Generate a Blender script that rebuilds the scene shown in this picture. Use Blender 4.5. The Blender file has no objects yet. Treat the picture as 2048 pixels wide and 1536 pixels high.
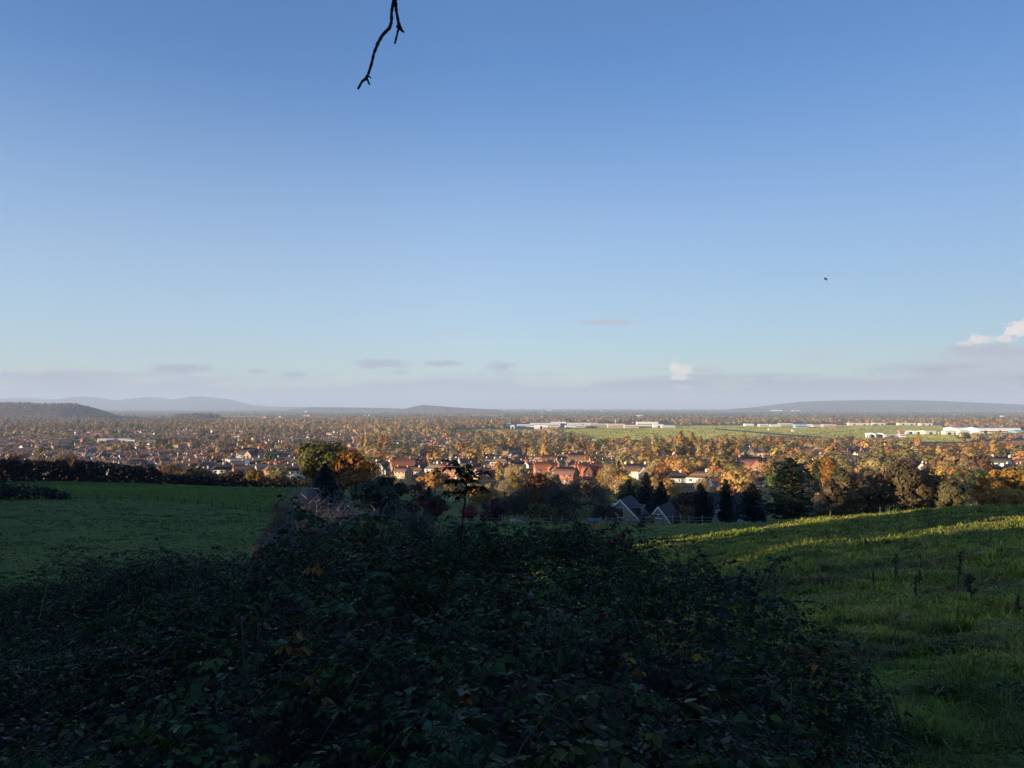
import bpy, math
import numpy as np
from mathutils import Vector

# ------------------------------------------------------------------ scene / camera constants
F = 1577.0            # focal length in pixels of a 2048 px wide picture
EYE = 814.0           # picture row of the eye level
scene = bpy.context.scene
COL = scene.collection
R = np.random.default_rng

SUN_AZ = math.radians(-117.0)      # horizontal angle of the sun, clockwise from +Y
SUN_EL = math.radians(8.0)
SX, SY = math.sin(SUN_AZ), math.cos(SUN_AZ)
TANE = math.tan(SUN_EL)


def link(o, parent=None):
    COL.objects.link(o)
    if parent is not None:
        o.parent = parent
    return o


def tag(o, label=None, cat=None, group=None, kind=None):
    if label: o['label'] = label
    if cat: o['category'] = cat
    if group: o['group'] = group
    if kind: o['kind'] = kind
    return o


def empty(name, loc=(0, 0, 0), rotz=0.0):
    o = bpy.data.objects.new(name, None)
    o.empty_display_size = 0.3
    o.location = loc
    o.rotation_euler = (0, 0, rotz)
    return link(o)


# ------------------------------------------------------------------ noise
def vnoise(x, y, seed=0):
    x = np.asarray(x, float); y = np.asarray(y, float)
    xi = np.floor(x).astype(np.int64); yi = np.floor(y).astype(np.int64)
    xf = x - xi; yf = y - yi
    u = xf * xf * (3 - 2 * xf); v = yf * yf * (3 - 2 * yf)

    def h(i, j):
        n = (i * 374761393 + j * 668265263 + seed * 144269504) & 0xffffffff
        n = ((n ^ (n >> 13)) * 1274126177) & 0xffffffff
        return ((n ^ (n >> 16)) & 0xffff) / 65535.0
    return (h(xi, yi) * (1 - u) + h(xi + 1, yi) * u) * (1 - v) + (h(xi, yi + 1) * (1 - u) + h(xi + 1, yi + 1) * u) * v


def fbm(x, y, seed=0, octaves=4):
    s = 0.0; a = 0.5; t = 0.0
    for k in range(octaves):
        s = s + a * vnoise(x * 2 ** k, y * 2 ** k, seed + k * 17); t += a; a *= 0.5
    return s / t


# ------------------------------------------------------------------ terrain
FAR = [(300, -32.5), (420, -38.5), (580, -44), (700, -47), (1000, -53.5), (1500, -63), (2000, -68), (2500, -71.5), (3000, -73), (4000, -75)]
FARC = FAR
PROF = {
    -180: [(0, -1.6), (20, 0), (60, 3), (120, 7), (300, 8), (800, -15), (2500, -65), (4000, -75)],
    -150: [(0, -1.6), (20, -.3), (60, 4), (120, 7), (300, 8), (800, -15), (2500, -65), (4000, -75)],
    -117: [(0, -1.6), (10, -1.5), (30, .5), (80, 5), (120, 6), (250, 4), (600, -15), (1500, -55), (4000, -75)],
    -90: [(0, -1.6), (10, -2.2), (30, -1.5), (70, 2), (100, 4.0), (200, 4), (500, -15), (1500, -58), (4000, -75)],
    -65: [(0, -1.6), (10, -2.6), (30, -4.5), (60, -5), (100, 0), (127, 3), (200, 2), (400, -12), (900, -45), (2000, -68), (4000, -75)],
    -48: [(0, -1.6), (10, -3), (30, -6.5), (60, -11), (120, -12), (180, -8), (215, -6), (300, -10), (450, -30), (700, -46), (1500, -63), (4000, -75)],
    -42: [(0, -1.6), (10, -3.1), (30, -7), (60, -11.5), (120, -15.5), (200, -17.5), (280, -17.5), (340, -24), (450, -36), (700, -47), (1500, -63), (2500, -71), (4000, -75)],
    -31: 'y', -17: 'y', 0: 'y', 11.3: 'y', 21.8: 'y', 33: 'y',
    60: [(0, -1.6), (4, -1.8), (18, -3.2), (40, -5), (70, -8), (120, -15), (220, -26), (420, -38), (700, -47), (1500, -63), (2500, -71), (4000, -75)],
    100: [(0, -1.6), (20, -2.5), (60, -5), (120, -10), (300, -25), (600, -40), (1500, -63), (4000, -75)],
    150: [(0, -1.6), (20, -.8), (60, 1), (120, 3), (300, 4), (700, -20), (2000, -65), (4000, -75)],
    180: [(0, -1.6), (20, 0), (60, 3), (120, 7), (300, 8), (800, -15), (2500, -65), (4000, -75)],
}
YPROF = {
    -31: [(0, -1.6), (5, -2.2), (10, -3.2), (20, -5.5), (50, -11), (100, -16.5), (150, -19.5), (190, -20.8), (240, -22), (262, -24)] + [(320, -31)] + FAR[1:],
    -17: [(0, -1.6), (5, -2.3), (10, -3.3), (20, -5.4), (50, -10.8), (100, -17), (150, -20.5), (190, -22.3), (235, -24), (260, -26.5), (320, -33)] + FAR[1:],
    0: [(0, -1.6), (5, -2.3), (10, -3.3), (20, -5.2), (50, -10.5), (100, -17.5), (140, -20.5), (150, -22.5), (162, -24.5), (220, -28.5)] + FAR,
    11.3: [(0, -1.6), (5, -2.2), (10, -3.1), (20, -4.6), (35, -6.9), (50, -8.7), (58, -9.6), (80, -13.5), (110, -18.3), (140, -20.5), (150, -22.5), (162, -24.5), (220, -28.5)] + FAR,
    21.8: [(0, -1.6), (4, -1.9), (8, -2.6), (18, -3.7), (30, -5.3), (45, -7.2), (60, -8.6), (70, -9.8), (90, -13.5), (140, -20.4), (162, -24), (220, -28.5)] + FAR,
    33: [(0, -1.6), (4, -1.85), (8, -2.5), (18, -3.5), (40, -5.6), (55, -7), (65, -8.2), (90, -12.5), (140, -19), (220, -27)] + FAR,
}
_LR = np.linspace(0, math.log(60001.0), 900)
_RHO = np.exp(_LR) - 1
_AZ = []
_TAB = []
for _a in sorted(PROF):
    p = PROF[_a]
    if p == 'y':
        c = math.cos(math.radians(_a)); p = [(y / c, z) for y, z in YPROF[_a]]
    xs = np.log(np.array([q[0] for q in p]) + 1.0); zs = np.array([q[1] for q in p], float)
    t = np.interp(_LR, xs, zs)
    k = np.array([1, 4, 8, 12, 14, 12, 8, 4, 1], float); k /= k.sum()
    tp = np.pad(t, 4, mode='edge')
    t = np.convolve(tp, k, mode='valid')
    _AZ.append(float(_a)); _TAB.append(t)
_AZ = np.array(_AZ); _TAB = np.array(_TAB)


def ground0(x, y):
    x = np.asarray(x, float); y = np.asarray(y, float)
    rho = np.hypot(x, y); az = np.degrees(np.arctan2(x, y))
    i = np.clip(np.searchsorted(_AZ, az, side='right') - 1, 0, len(_AZ) - 2)
    t = (az - _AZ[i]) / (_AZ[i + 1] - _AZ[i]); t = t * t * (3 - 2 * t) * 0.5 + t * 0.5
    f = np.log(rho + 1.0) / _LR[-1] * (len(_LR) - 1)
    f = np.clip(f, 0, len(_LR) - 1.001); j = f.astype(int); g = f - j
    a = _TAB[i, j] * (1 - g) + _TAB[i, j + 1] * g
    b = _TAB[i + 1, j] * (1 - g) + _TAB[i + 1, j + 1] * g
    return a * (1 - t) + b * t


def ground(x, y):
    x = np.asarray(x, float); y = np.asarray(y, float)
    rho = np.hypot(x, y)
    n1 = (fbm(x / 2.6, y / 2.6, 5, 3) - .5) * 0.22 * np.clip((rho - 2) / 8, 0, 1) * np.clip((110 - rho) / 60, 0, 1)
    n2 = (fbm(x / 16, y / 16, 9, 3) - .5) * 0.6 * np.clip((rho - 6) / 30, 0, 1) * np.clip((320 - rho) / 120, 0, 1)
    n3 = (fbm(x / 900, y / 900, 12, 3) - .5) * 14.0 * np.clip((rho - 4500) / 4000, 0, 1) * np.clip((30000 - rho) / 9000, 0, 1)
    return ground0(x, y) + n1 + n2 + n3


def gz(x, y):
    return float(ground(np.array([x]), np.array([y]))[0])


def P(px, d):
    """ground point under picture column px at distance d"""
    x = (px - 1024.0) / F * d
    return np.array([x, d, gz(x, d)])


def at(px, row, d):
    return np.array([(px - 1024.0) / F * d, d, (EYE - row) / F * d])


def pix(x, y, z):
    return 1024 + F * x / y, EYE - F * z / y


# ------------------------------------------------------------------ materials
def new_mat(name):
    m = bpy.data.materials.new(name); m.use_nodes = True
    nt = m.node_tree
    for n in list(nt.nodes): nt.nodes.remove(n)
    out = nt.nodes.new('ShaderNodeOutputMaterial')
    return m, nt, out


def N(nt, t, **kw):
    n = nt.nodes.new(t)
    for k, v in kw.items(): setattr(n, k, v)
    return n


def mixcol(nt, a, b, fac, mode='MIX'):
    n = N(nt, 'ShaderNodeMix', data_type='RGBA', blend_type=mode)
    for sock, v in ((n.inputs[0], fac), (n.inputs[6], a), (n.inputs[7], b)):
        if hasattr(v, 'is_output') or isinstance(v, bpy.types.NodeSocket):
            nt.links.new(v, sock)
        elif isinstance(v, (int, float)):
            sock.default_value = v
        else:
            sock.default_value = (v[0], v[1], v[2], 1)
    return n.outputs[2]


def noise_node(nt, scale, detail=4, rough=.55, coord=None, vec=None):
    tc = N(nt, 'ShaderNodeTexCoord')
    n = N(nt, 'ShaderNodeTexNoise'); n.inputs['Scale'].default_value = scale
    n.inputs['Detail'].default_value = detail; n.inputs['Roughness'].default_value = rough
    nt.links.new(vec if vec is not None else tc.outputs[coord or 'Object'], n.inputs['Vector'])
    return n


def ramp(nt, src, pts):
    r = N(nt, 'ShaderNodeValToRGB')
    el = r.color_ramp.elements
    while len(el) > 1: el.remove(el[-1])
    el[0].position = pts[0][0]; c = pts[0][1]; el[0].color = (c[0], c[1], c[2], 1)
    for p, c in pts[1:]:
        e = el.new(p); e.color = (c[0], c[1], c[2], 1)
    nt.links.new(src, r.inputs[0])
    return r.outputs[0]


def surf_mat(name, col, rough=.8, var=.25, scale=1.5, use_obj=False, spec=.3, bump=0.0, coord='Object'):
    """a plain weathered surface: noise-varied colour"""
    m, nt, out = new_mat(name)
    b = N(nt, 'ShaderNodeBsdfPrincipled')
    b.inputs['Roughness'].default_value = rough
    b.inputs['Specular IOR Level'].default_value = spec
    n = noise_node(nt, scale, 5, .6, coord)
    if use_obj:
        oi = N(nt, 'ShaderNodeObjectInfo'); c = oi.outputs['Color']
        if col is not None: c = mixcol(nt, c, col, 1.0, 'MULTIPLY')
    else:
        c = col
    f = ramp(nt, n.outputs['Fac'], [(.25, (1 - var,) * 3), (.75, (1 + var * .35,) * 3)])
    nt.links.new(mixcol(nt, c, f, 1.0, 'MULTIPLY'), b.inputs['Base Color'])
    if bump:
        bp = N(nt, 'ShaderNodeBump'); bp.inputs['Strength'].default_value = bump; bp.inputs['Distance'].default_value = .05
        nt.links.new(n.outputs['Fac'], bp.inputs['Height']); nt.links.new(bp.outputs[0], b.inputs['Normal'])
    nt.links.new(b.outputs[0], out.inputs[0])
    return m


def leaf_mat(name, obj=True, rough=.55, spec=.25, trans=.25):
    m, nt, out = new_mat(name)
    at_ = N(nt, 'ShaderNodeAttribute', attribute_name='tint')
    c = at_.outputs['Color']
    if obj:
        oi = N(nt, 'ShaderNodeObjectInfo')
        c = mixcol(nt, c, oi.outputs['Color'], 1.0, 'MULTIPLY')
    b = N(nt, 'ShaderNodeBsdfPrincipled')
    b.inputs['Roughness'].default_value = rough; b.inputs['Specular IOR Level'].default_value = spec
    nt.links.new(c, b.inputs['Base Color'])
    t = N(nt, 'ShaderNodeBsdfTranslucent'); nt.links.new(c, t.inputs[0])
    mx = N(nt, 'ShaderNodeMixShader'); mx.inputs[0].default_value = trans
    nt.links.new(b.outputs[0], mx.inputs[1]); nt.links.new(t.outputs[0], mx.inputs[2])
    nt.links.new(mx.outputs[0], out.inputs[0])
    return m


# ------------------------------------------------------------------ mesh builder
class MB:
    def __init__(self):
        self.v = []; self.f = {3: [], 4: []}; self.m = {3: [], 4: []}; self.c = {3: [], 4: []}; self.n = 0

    def add(self, verts, faces, mat=0, col=(1, 1, 1)):
        """verts (n,3); faces (k,3|4) relative indices; col one colour or (k,3)"""
        verts = np.asarray(verts, float).reshape(-1, 3); faces = np.asarray(faces, np.int64)
        k = faces.shape[1]
        self.v.append(verts); self.f[k].append(faces + self.n); self.n += len(verts)
        self.m[k].append(np.full(len(faces), mat, np.int32))
        col = np.asarray(col, float)
        if col.ndim == 1: col = np.tile(col, (len(faces), 1))
        self.c[k].append(col)
        return self

    def box(self, lo, hi, mat=0, col=(1, 1, 1)):
        x0, y0, z0 = lo; x1, y1, z1 = hi
        v = [(x0, y0, z0), (x1, y0, z0), (x1, y1, z0), (x0, y1, z0), (x0, y0, z1), (x1, y0, z1), (x1, y1, z1), (x0, y1, z1)]
        f = [(0, 3, 2, 1), (4, 5, 6, 7), (0, 1, 5, 4), (1, 2, 6, 5), (2, 3, 7, 6), (3, 0, 4, 7)]
        return self.add(v, f, mat, col)

    def poly_prism(self, loop, d, mat=0, col=(1, 1, 1)):
        """convex loop (k,3) extruded by vector d"""
        a = np.asarray(loop, float); k = len(a); b = a + np.asarray(d, float)
        v = np.vstack([a, b])
        q = [(i, (i + 1) % k, (i + 1) % k + k, i + k) for i in range(k)]
        self.add(v, q, mat, col)
        tr = [(0, i + 1, i) for i in range(1, k - 1)] + [(k, k + i, k + i + 1) for i in range(1, k - 1)]
        return self.add(v, tr, mat, col)

    def tube(self, pts, rad, seg=6, mat=0, col=(1, 1, 1)):
        pts = np.asarray(pts, float); n = len(pts)
        rad = np.broadcast_to(np.asarray(rad, float), (n,))
        T = np.gradient(pts, axis=0); T /= np.linalg.norm(T, axis=1, keepdims=True) + 1e-9
        ref = np.array([0, 0, 1.0]) if abs(T[0, 2]) < .9 else np.array([1.0, 0, 0])
        A = np.cross(T, ref); A /= np.linalg.norm(A, axis=1, keepdims=True) + 1e-9
        B = np.cross(T, A)
        th = np.linspace(0, 2 * math.pi, seg, endpoint=False)
        ring = A[:, None, :] * np.cos(th)[None, :, None] + B[:, None, :] * np.sin(th)[None, :, None]
        v = (pts[:, None, :] + ring * rad[:, None, None]).reshape(-1, 3)
        f = []
        for i in range(n - 1):
            for s in range(seg):
                s2 = (s + 1) % seg
                f.append((i * seg + s, i * seg + s2, (i + 1) * seg + s2, (i + 1) * seg + s))
        v = np.vstack([v, pts[0], pts[-1]])
        self.add(v, f, mat, col)
        e = [(n * seg, s, (s + 1) % seg) for s in range(seg)] + [(n * seg + 1, (n - 1) * seg + (s + 1) % seg, (n - 1) * seg + s) for s in range(seg)]
        return self.add(v, e, mat, col)

    def merge(self, o):
        for v in o.v: self.v.append(v)
        for k in (3, 4):
            self.f[k] += [a + self.n for a in o.f[k]]; self.m[k] += o.m[k]; self.c[k] += o.c[k]
        self.n += o.n
        return self

    def moved(self, loc=(0, 0, 0), rz=0.0, sc=1.0):
        o = MB(); c, s = math.cos(rz), math.sin(rz)
        M = np.array([[c, -s, 0], [s, c, 0], [0, 0, 1.0]]) * np.asarray(sc)
        o.v = [v @ M.T + np.asarray(loc) for v in self.v]
        o.f = {k: list(a) for k, a in self.f.items()}; o.m = {k: list(a) for k, a in self.m.items()}; o.c = {k: list(a) for k, a in self.c.items()}
        o.n = self.n
        return o

    def mesh(self, name, mats, smooth=False):
        me = bpy.data.meshes.new(name)
        V = np.vstack(self.v) if self.v else np.zeros((0, 3))
        fs = []; ms = []; cs = []; tot = []
        for k in (3, 4):
            if self.f[k]:
                a = np.vstack(self.f[k]); fs.append(a.ravel()); ms.append(np.concatenate(self.m[k]))
                c = np.vstack(self.c[k]); cs.append(np.repeat(c, k, axis=0)); tot.append(np.full(len(a), k, np.int32))
        fl = np.concatenate(fs).astype(np.int32); tot = np.concatenate(tot)
        me.vertices.add(len(V)); me.vertices.foreach_set('co', V.astype(np.float32).ravel())
        me.loops.add(len(fl)); me.loops.foreach_set('vertex_index', fl)
        me.polygons.add(len(tot))
        st = np.zeros(len(tot), np.int32); st[1:] = np.cumsum(tot)[:-1]
        me.polygons.foreach_set('loop_start', st)
        me.polygons.foreach_set('material_index', np.concatenate(ms))
        if smooth: me.polygons.foreach_set('use_smooth', np.ones(len(tot), bool))
        c = np.vstack(cs); c4 = np.ones((len(c), 4), np.float32); c4[:, :3] = c
        at_ = me.attributes.new('tint', 'FLOAT_COLOR', 'CORNER'); at_.data.foreach_set('color', c4.ravel())
        for m in (mats if isinstance(mats, (list, tuple)) else [mats]): me.materials.append(m)
        me.update(calc_edges=True)
        return me

    def build(self, name, mats, parent=None, loc=None, smooth=False, color=None):
        o = bpy.data.objects.new(name, self.mesh(name, mats, smooth))
        if loc is not None: o.location = loc
        if color is not None: o.color = (color[0], color[1], color[2], 1)
        return link(o, parent)


def grid_faces(nu, nv):
    i = np.arange(nu - 1)[:, None]; j = np.arange(nv - 1)[None, :]
    a = (i * nv + j).ravel()
    return np.stack([a, a + nv, a + nv + 1, a + 1], axis=1)


def unit(v):
    return v / (np.linalg.norm(v, axis=-1, keepdims=True) + 1e-9)


def cards(rng, pos, nrm, size, aspect=1.3, lobes=False):
    """leaf-cluster quads at pos facing nrm (irregular rhombs)"""
    n = len(pos)
    nrm = unit(nrm)
    ref = unit(rng.normal(size=(n, 3)))
    a = unit(np.cross(nrm, ref)); b = np.cross(nrm, a)
    s = np.broadcast_to(np.asarray(size, float), (n,))[:, None] * rng.uniform(.65, 1.35, (n, 1))
    k = rng.uniform(.6, 1.2, (n, 4, 1))
    v = np.stack([pos + a * s * aspect * k[:, 0], pos + b * s * k[:, 1], pos - a * s * aspect * k[:, 2], pos - b * s * k[:, 3]], axis=1)
    # fold: lift two corners
    v[:, 1] += nrm * s * .25; v[:, 3] += nrm * s * .25
    f = np.arange(n * 4).reshape(n, 4)
    return v.reshape(-1, 3), f
# ================================================================== SETTING
def wire_col(nt, b, c): nt.links.new(c, b.inputs['Base Color'])


def make_ground_mat():
    m, nt, out = new_mat('hill_pasture_and_plain')
    b = N(nt, 'ShaderNodeBsdfPrincipled'); b.inputs['Roughness'].default_value = .95; b.inputs['Specular IOR Level'].default_value = .1
    tc = N(nt, 'ShaderNodeTexCoord'); co = tc.outputs['Object']
    # pasture: greens with tussocky blotches
    n1 = noise_node(nt, .9, 6, .65, vec=co); n2 = noise_node(nt, .11, 5, .6, vec=co); n3 = noise_node(nt, 6.0, 4, .6, vec=co)
    g = ramp(nt, n1.outputs['Fac'], [(.3, (.052, .080, .018)), (.5, (.105, .142, .028)), (.68, (.145, .175, .038))])
    g2 = ramp(nt, n2.outputs['Fac'], [(.35, (.75, .8, .7)), (.65, (1.2, 1.15, 1.1))])
    past = mixcol(nt, g, g2, 1.0, 'MULTIPLY')
    g3 = ramp(nt, n3.outputs['Fac'], [(.3, (.55, .55, .5)), (.6, (1.1, 1.1, 1.1))])
    past = mixcol(nt, past, g3, .7, 'MULTIPLY')
    # plain: a patchwork of fields
    mp = N(nt, 'ShaderNodeMapping'); mp.inputs['Scale'].default_value = (1 / 230., 1 / 300., 0.0); mp.inputs['Rotation'].default_value = (0, 0, .4)
    nt.links.new(co, mp.inputs[0])
    vo = N(nt, 'ShaderNodeTexVoronoi'); vo.inputs['Scale'].default_value = 1.0; vo.inputs['Randomness'].default_value = .8
    nt.links.new(mp.outputs[0], vo.inputs['Vector'])
    sp = N(nt, 'ShaderNodeSeparateColor'); nt.links.new(vo.outputs['Color'], sp.inputs[0])
    fld = ramp(nt, sp.outputs[0], [(0, (.085, .105, .04)), (.2, (.11, .13, .045)), (.36, (.15, .10, .065)), (.5, (.17, .135, .075)), (.64, (.09, .12, .04)), (.8, (.12, .09, .06)), (1, (.13, .15, .055))])
    for e in nt.nodes:
        if e.type == 'VALTORGB' and e.outputs[0] == fld: e.color_ramp.interpolation = 'CONSTANT'
    n4 = noise_node(nt, .02, 5, .6, vec=co)
    fld = mixcol(nt, fld, ramp(nt, n4.outputs['Fac'], [(.3, (.7, .7, .7)), (.7, (1.15, 1.15, 1.15))]), 1.0, 'MULTIPLY')
    ln = N(nt, 'ShaderNodeVectorMath', operation='LENGTH'); nt.links.new(co, ln.inputs[0])
    mr = N(nt, 'ShaderNodeMapRange'); mr.inputs[1].default_value = 1900; mr.inputs[2].default_value = 2600
    nt.links.new(ln.outputs['Value'], mr.inputs[0])
    # village ground between 260 m and the fields: gardens and dry verge
    n5 = noise_node(nt, .045, 5, .6, vec=co)
    gard = ramp(nt, n5.outputs['Fac'], [(.3, (.05, .055, .025)), (.5, (.10, .085, .045)), (.7, (.15, .11, .065))])
    mr2 = N(nt, 'ShaderNodeMapRange'); mr2.inputs[1].default_value = 255; mr2.inputs[2].default_value = 330
    nt.links.new(ln.outputs['Value'], mr2.inputs[0])
    c = mixcol(nt, past, gard, mr2.outputs[0]); c = mixcol(nt, c, fld, mr.outputs[0])
    nt.links.new(c, b.inputs['Base Color'])
    bp = N(nt, 'ShaderNodeBump'); bp.inputs['Strength'].default_value = .6; bp.inputs['Distance'].default_value = .12
    nt.links.new(n1.outputs['Fac'], bp.inputs['Height']); nt.links.new(bp.outputs[0], b.inputs['Normal'])
    nt.links.new(b.outputs[0], out.inputs[0])
    return m


def make_terrain():
    az = np.concatenate([np.arange(-180, -46, 3.0), np.arange(-46, 46, .28), np.arange(46, 181, 3.0)])
    az[-1] = 180.0
    rho = np.concatenate([[.02, .3, .7, 1.1], np.geomspace(1.5, 320, 210), np.geomspace(335, 26500, 120)])
    A, Rr = np.meshgrid(np.radians(az), rho, indexing='ij')
    x = np.sin(A) * Rr; y = np.cos(A) * Rr
    z = ground(x, y)
    # seam at -180/180
    z[-1] = z[0]
    mb = MB(); mb.add(np.stack([x, y, z], -1).reshape(-1, 3), grid_faces(len(az), len(rho))[:, ::-1])
    o = mb.build('ground', make_ground_mat(), smooth=True)
    tag(o, 'grassy hillside pasture running down to a wide plain of small fields', 'ground', kind='structure')


make_terrain()

FARF = []
_DD = np.concatenate([np.linspace(262, 1000, 500), np.geomspace(1000, 30000, 900)])


def row2d(px, row):
    x = (px - 1024.0) / F * _DD
    rows = EYE - F * ground0(x, _DD) / _DD
    return float(np.interp(-row, -rows, _DD))


def PR(px, row):
    return P(px, row2d(px, row))


def patch(name, corners, mat, label, cat, lift=.5, n=24, kind='structure', jag=0.0, nap=None, hgt=.45, dens=7.0):
    """corners: four picture points (px,row) on the plain, in order round the patch"""
    c = [np.array([(p - 1024) / F * row2d(p, r), row2d(p, r)]) for p, r in corners]
    u = np.linspace(0, 1, n)[:, None, None]; v = np.linspace(0, 1, n)[None, :, None]
    xy = (c[0] * (1 - u) + c[1] * u) * (1 - v) + (c[3] * (1 - u) + c[2] * u) * v
    if jag: xy[..., 0] += (vnoise(xy[..., 1] / 40, xy[..., 0] / 40, 3) - .5) * jag
    z = ground(xy[..., 0], xy[..., 1]) + lift
    mb = MB(); mb.add(np.concatenate([xy, z[..., None]], -1).reshape(-1, 3), grid_faces(n, n))
    if nap is not None:
        # standing grass / clods: short upright tufts all over the sheet
        r_ = R(int(abs(corners[0][0]) + corners[0][1])); wd = np.hypot(*(c[1] - c[0])); dp = np.hypot(*(c[3] - c[0])); k = int(min(90000, wd * dp / dens / 3.0))
        u_ = r_.random((k, 1)); v_ = r_.random((k, 1)); q = (c[0] * (1 - u_) + c[1] * u_) * (1 - v_) + (c[3] * (1 - u_) + c[2] * u_) * v_
        zz = ground(q[:, 0], q[:, 1]) + lift; a = r_.uniform(0, math.pi, k); L = r_.uniform(1.2, 3.2, k); h = hgt * r_.uniform(.6, 1.4, k); ox, oy = np.cos(a) * L, np.sin(a) * L; l = r_.normal(size=k) * .12
        vv = np.stack([np.stack([q[:, 0] - ox, q[:, 1] - oy, zz - .05], 1), np.stack([q[:, 0] + ox, q[:, 1] + oy, zz - .05], 1), np.stack([q[:, 0] + ox * .9 + l, q[:, 1] + oy * .9 + l, zz + h], 1), np.stack([q[:, 0] - ox * .9 + l, q[:, 1] - oy * .9 + l, zz + h * .9], 1)], 1)
        f = fbm(q[:, 0] / 90, q[:, 1] / 120, 33, 3)[:, None]
        mb.add(vv.reshape(-1, 3), np.arange(k * 4).reshape(k, 4), 1, np.asarray(nap) * (.6 + .8 * f) * r_.uniform(.8, 1.2, (k, 1)))
        return tag(mb.build(name, [mat, M_nap], smooth=False), label, cat, kind=kind)
    return tag(mb.build(name, mat, smooth=True), label, cat, kind=kind)


M_nap = leaf_mat('field_nap', obj=False, rough=.8, spec=.1, trans=.2)
M_air = surf_mat('mown_grass', (.15, .19, .05), .95, .25, .02, bump=0)
M_tarmac = surf_mat('runway_tarmac', (.075, .07, .068), .9, .3, .05)
M_plough = surf_mat('ploughed_soil', (.2, .115, .075), .95, .3, .03)
M_plough2 = surf_mat('pale_soil', (.19, .12, .08), .95, .3, .03)
M_pasture = surf_mat('pale_pasture', (.13, .16, .055), .95, .25, .02)
M_stubble = surf_mat('stubble', (.24, .2, .1), .95, .25, .02)

patch('airfield', [(1180, 880), (1930, 884), (1880, 850.5), (1330, 851.5)], M_air, 'wide bright green airfield grass crossed by dark runways', 'airfield', .6, 40, nap=(.29, .29, .085))
patch('airfield_verge', [(1060, 869), (1200, 880.5), (1345, 854), (1120, 858.5)], M_air, 'narrow strip of green airfield grass before the long industrial sheds', 'grass strip', .5, 30, nap=(.29, .29, .085))
patch('runway', [(1490, 881.5), (1540, 876.6), (1742, 857.2), (1726, 859.3)], M_tarmac, 'dark tarmac runway slanting up across the green airfield', 'runway', 1.5, 30)
patch('taxiway', [(1432, 857.6), (1428, 859.4), (1632, 877.2), (1644, 875.0)], M_tarmac, 'thinner dark taxiway crossing the slanting runway', 'taxiway', 1.9, 30)
patch('ploughed_field', [(1838, 899), (2120, 893), (2120, 878), (1846, 890)], M_plough, 'brown ploughed field beyond the trees near the long white sheds', 'ploughed field', .5, 20, nap=(.24, .13, .09), hgt=.22)
patch('bare_field', [(898, 842), (1000, 843), (1005, 838), (905, 838)], M_plough2, 'pinkish brown bare field on the plain behind the golden tree belt', 'field', .5, 12, nap=(.26, .16, .11))
patch('playing_field', [(1060, 903), (1180, 902), (1176, 895), (1068, 896)], M_air, 'small green playing field among the trees in front of the white cottage', 'playing field', .5, 10, nap=(.15, .2, .05))
patch('paddock_field', [(918, 863), (1040, 866), (1100, 860.5), (910, 859)], M_pasture, 'pale green paddock before the golden tree belt', 'field', .5, 12, nap=(.2, .21, .075))
patch('stubble_field', [(915, 872), (1090, 872), (1080, 867), (918, 867)], M_plough2, 'pinkish stubble field with a dark hedge beyond the rooftops', 'field', .5, 12, nap=(.26, .16, .11))
patch('straw_field', [(213, 843.5), (335, 843.5), (345, 841), (214, 841)], M_stubble, 'pale straw coloured strip field at the foot of the wooded hill', 'field', .5, 10, nap=(.3, .25, .13))
patch('water_meadow', [(40, 838.5), (200, 838.5), (205, 834), (60, 834)], M_pasture, 'pale green meadow before the wooded hill', 'field', .5, 10, nap=(.17, .18, .075))
patch('green_strip', [(600, 836.5), (860, 838), (850, 833.5), (610, 833)], M_pasture, 'pale green strip of fields far out on the plain', 'field', .5, 10, nap=(.17, .18, .075))


for k, (px_, r_, w_, h_, mt, npc, lb) in enumerate([
    (300, 831, 120, 2.4, 'p', (.17, .19, .08), 'pale green field between the knoll and the blue ridge'), (470, 833, 110, 2.2, 's', (.26, .22, .12), 'tan field out beyond the knoll'), (560, 828, 90, 1.6, 'p', (.17, .19, .08), 'green field before the low dark rise'),
    (700, 826, 120, 1.5, 'p', (.18, .2, .08), 'long green field under the low dark rise'), (790, 842.5, 130, 2.6, 'p', (.17, .18, .07), 'green field behind the golden tree belt'), (930, 831, 140, 2.0, 's', (.27, .21, .12), 'tan field far out under the small round hill'),
    (1080, 838, 150, 2.2, 'p', (.16, .19, .07), 'green field behind the industrial estate'), (1190, 833, 120, 1.8, 's', (.25, .2, .12), 'brown field behind the industrial estate'), (1280, 839, 130, 2.4, 'p', (.17, .2, .08), 'wide green field beyond the largest white hall'),
    (1400, 843, 130, 3.0, 'p', (.17, .2, .07), 'green field past the end of the industrial estate'), (1420, 833, 110, 1.6, 's', (.24, .19, .12), 'tan field far beyond the airfield'), (1560, 836, 140, 1.6, 'p', (.16, .18, .08), 'green field before the flat-topped hill'),
    (1760, 838, 150, 1.6, 's', (.24, .18, .11), 'brown field before the flat-topped hill'), (1930, 846, 120, 2.2, 'p', (.17, .19, .07), 'green field beyond the long white sheds'), (90, 845, 90, 2.2, 's', (.22, .19, .1), 'tan field before the wooded hill'), (420, 842, 90, 2.4, 'p', (.17, .19, .08), 'green field beyond the outer suburb')]):
    patch('field', [(px_ - w_ / 2, r_ + h_ / 2), (px_ + w_ / 2, r_ + h_ / 2 + .3), (px_ + w_ / 2 + 12, r_ - h_ / 2), (px_ - w_ / 2 + 8, r_ - h_ / 2)], M_pasture if mt == 'p' else M_stubble, lb, 'field', .6, 10, nap=npc, hgt=.8, dens=16)
    FARF.append([(px_ - w_ / 2, r_ + h_ / 2 + .4), (px_ + w_ / 2, r_ + h_ / 2 + .6), (px_ + w_ / 2 + 12, r_ - h_ / 2), (px_ - w_ / 2 + 8, r_ - h_ / 2)])


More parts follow.
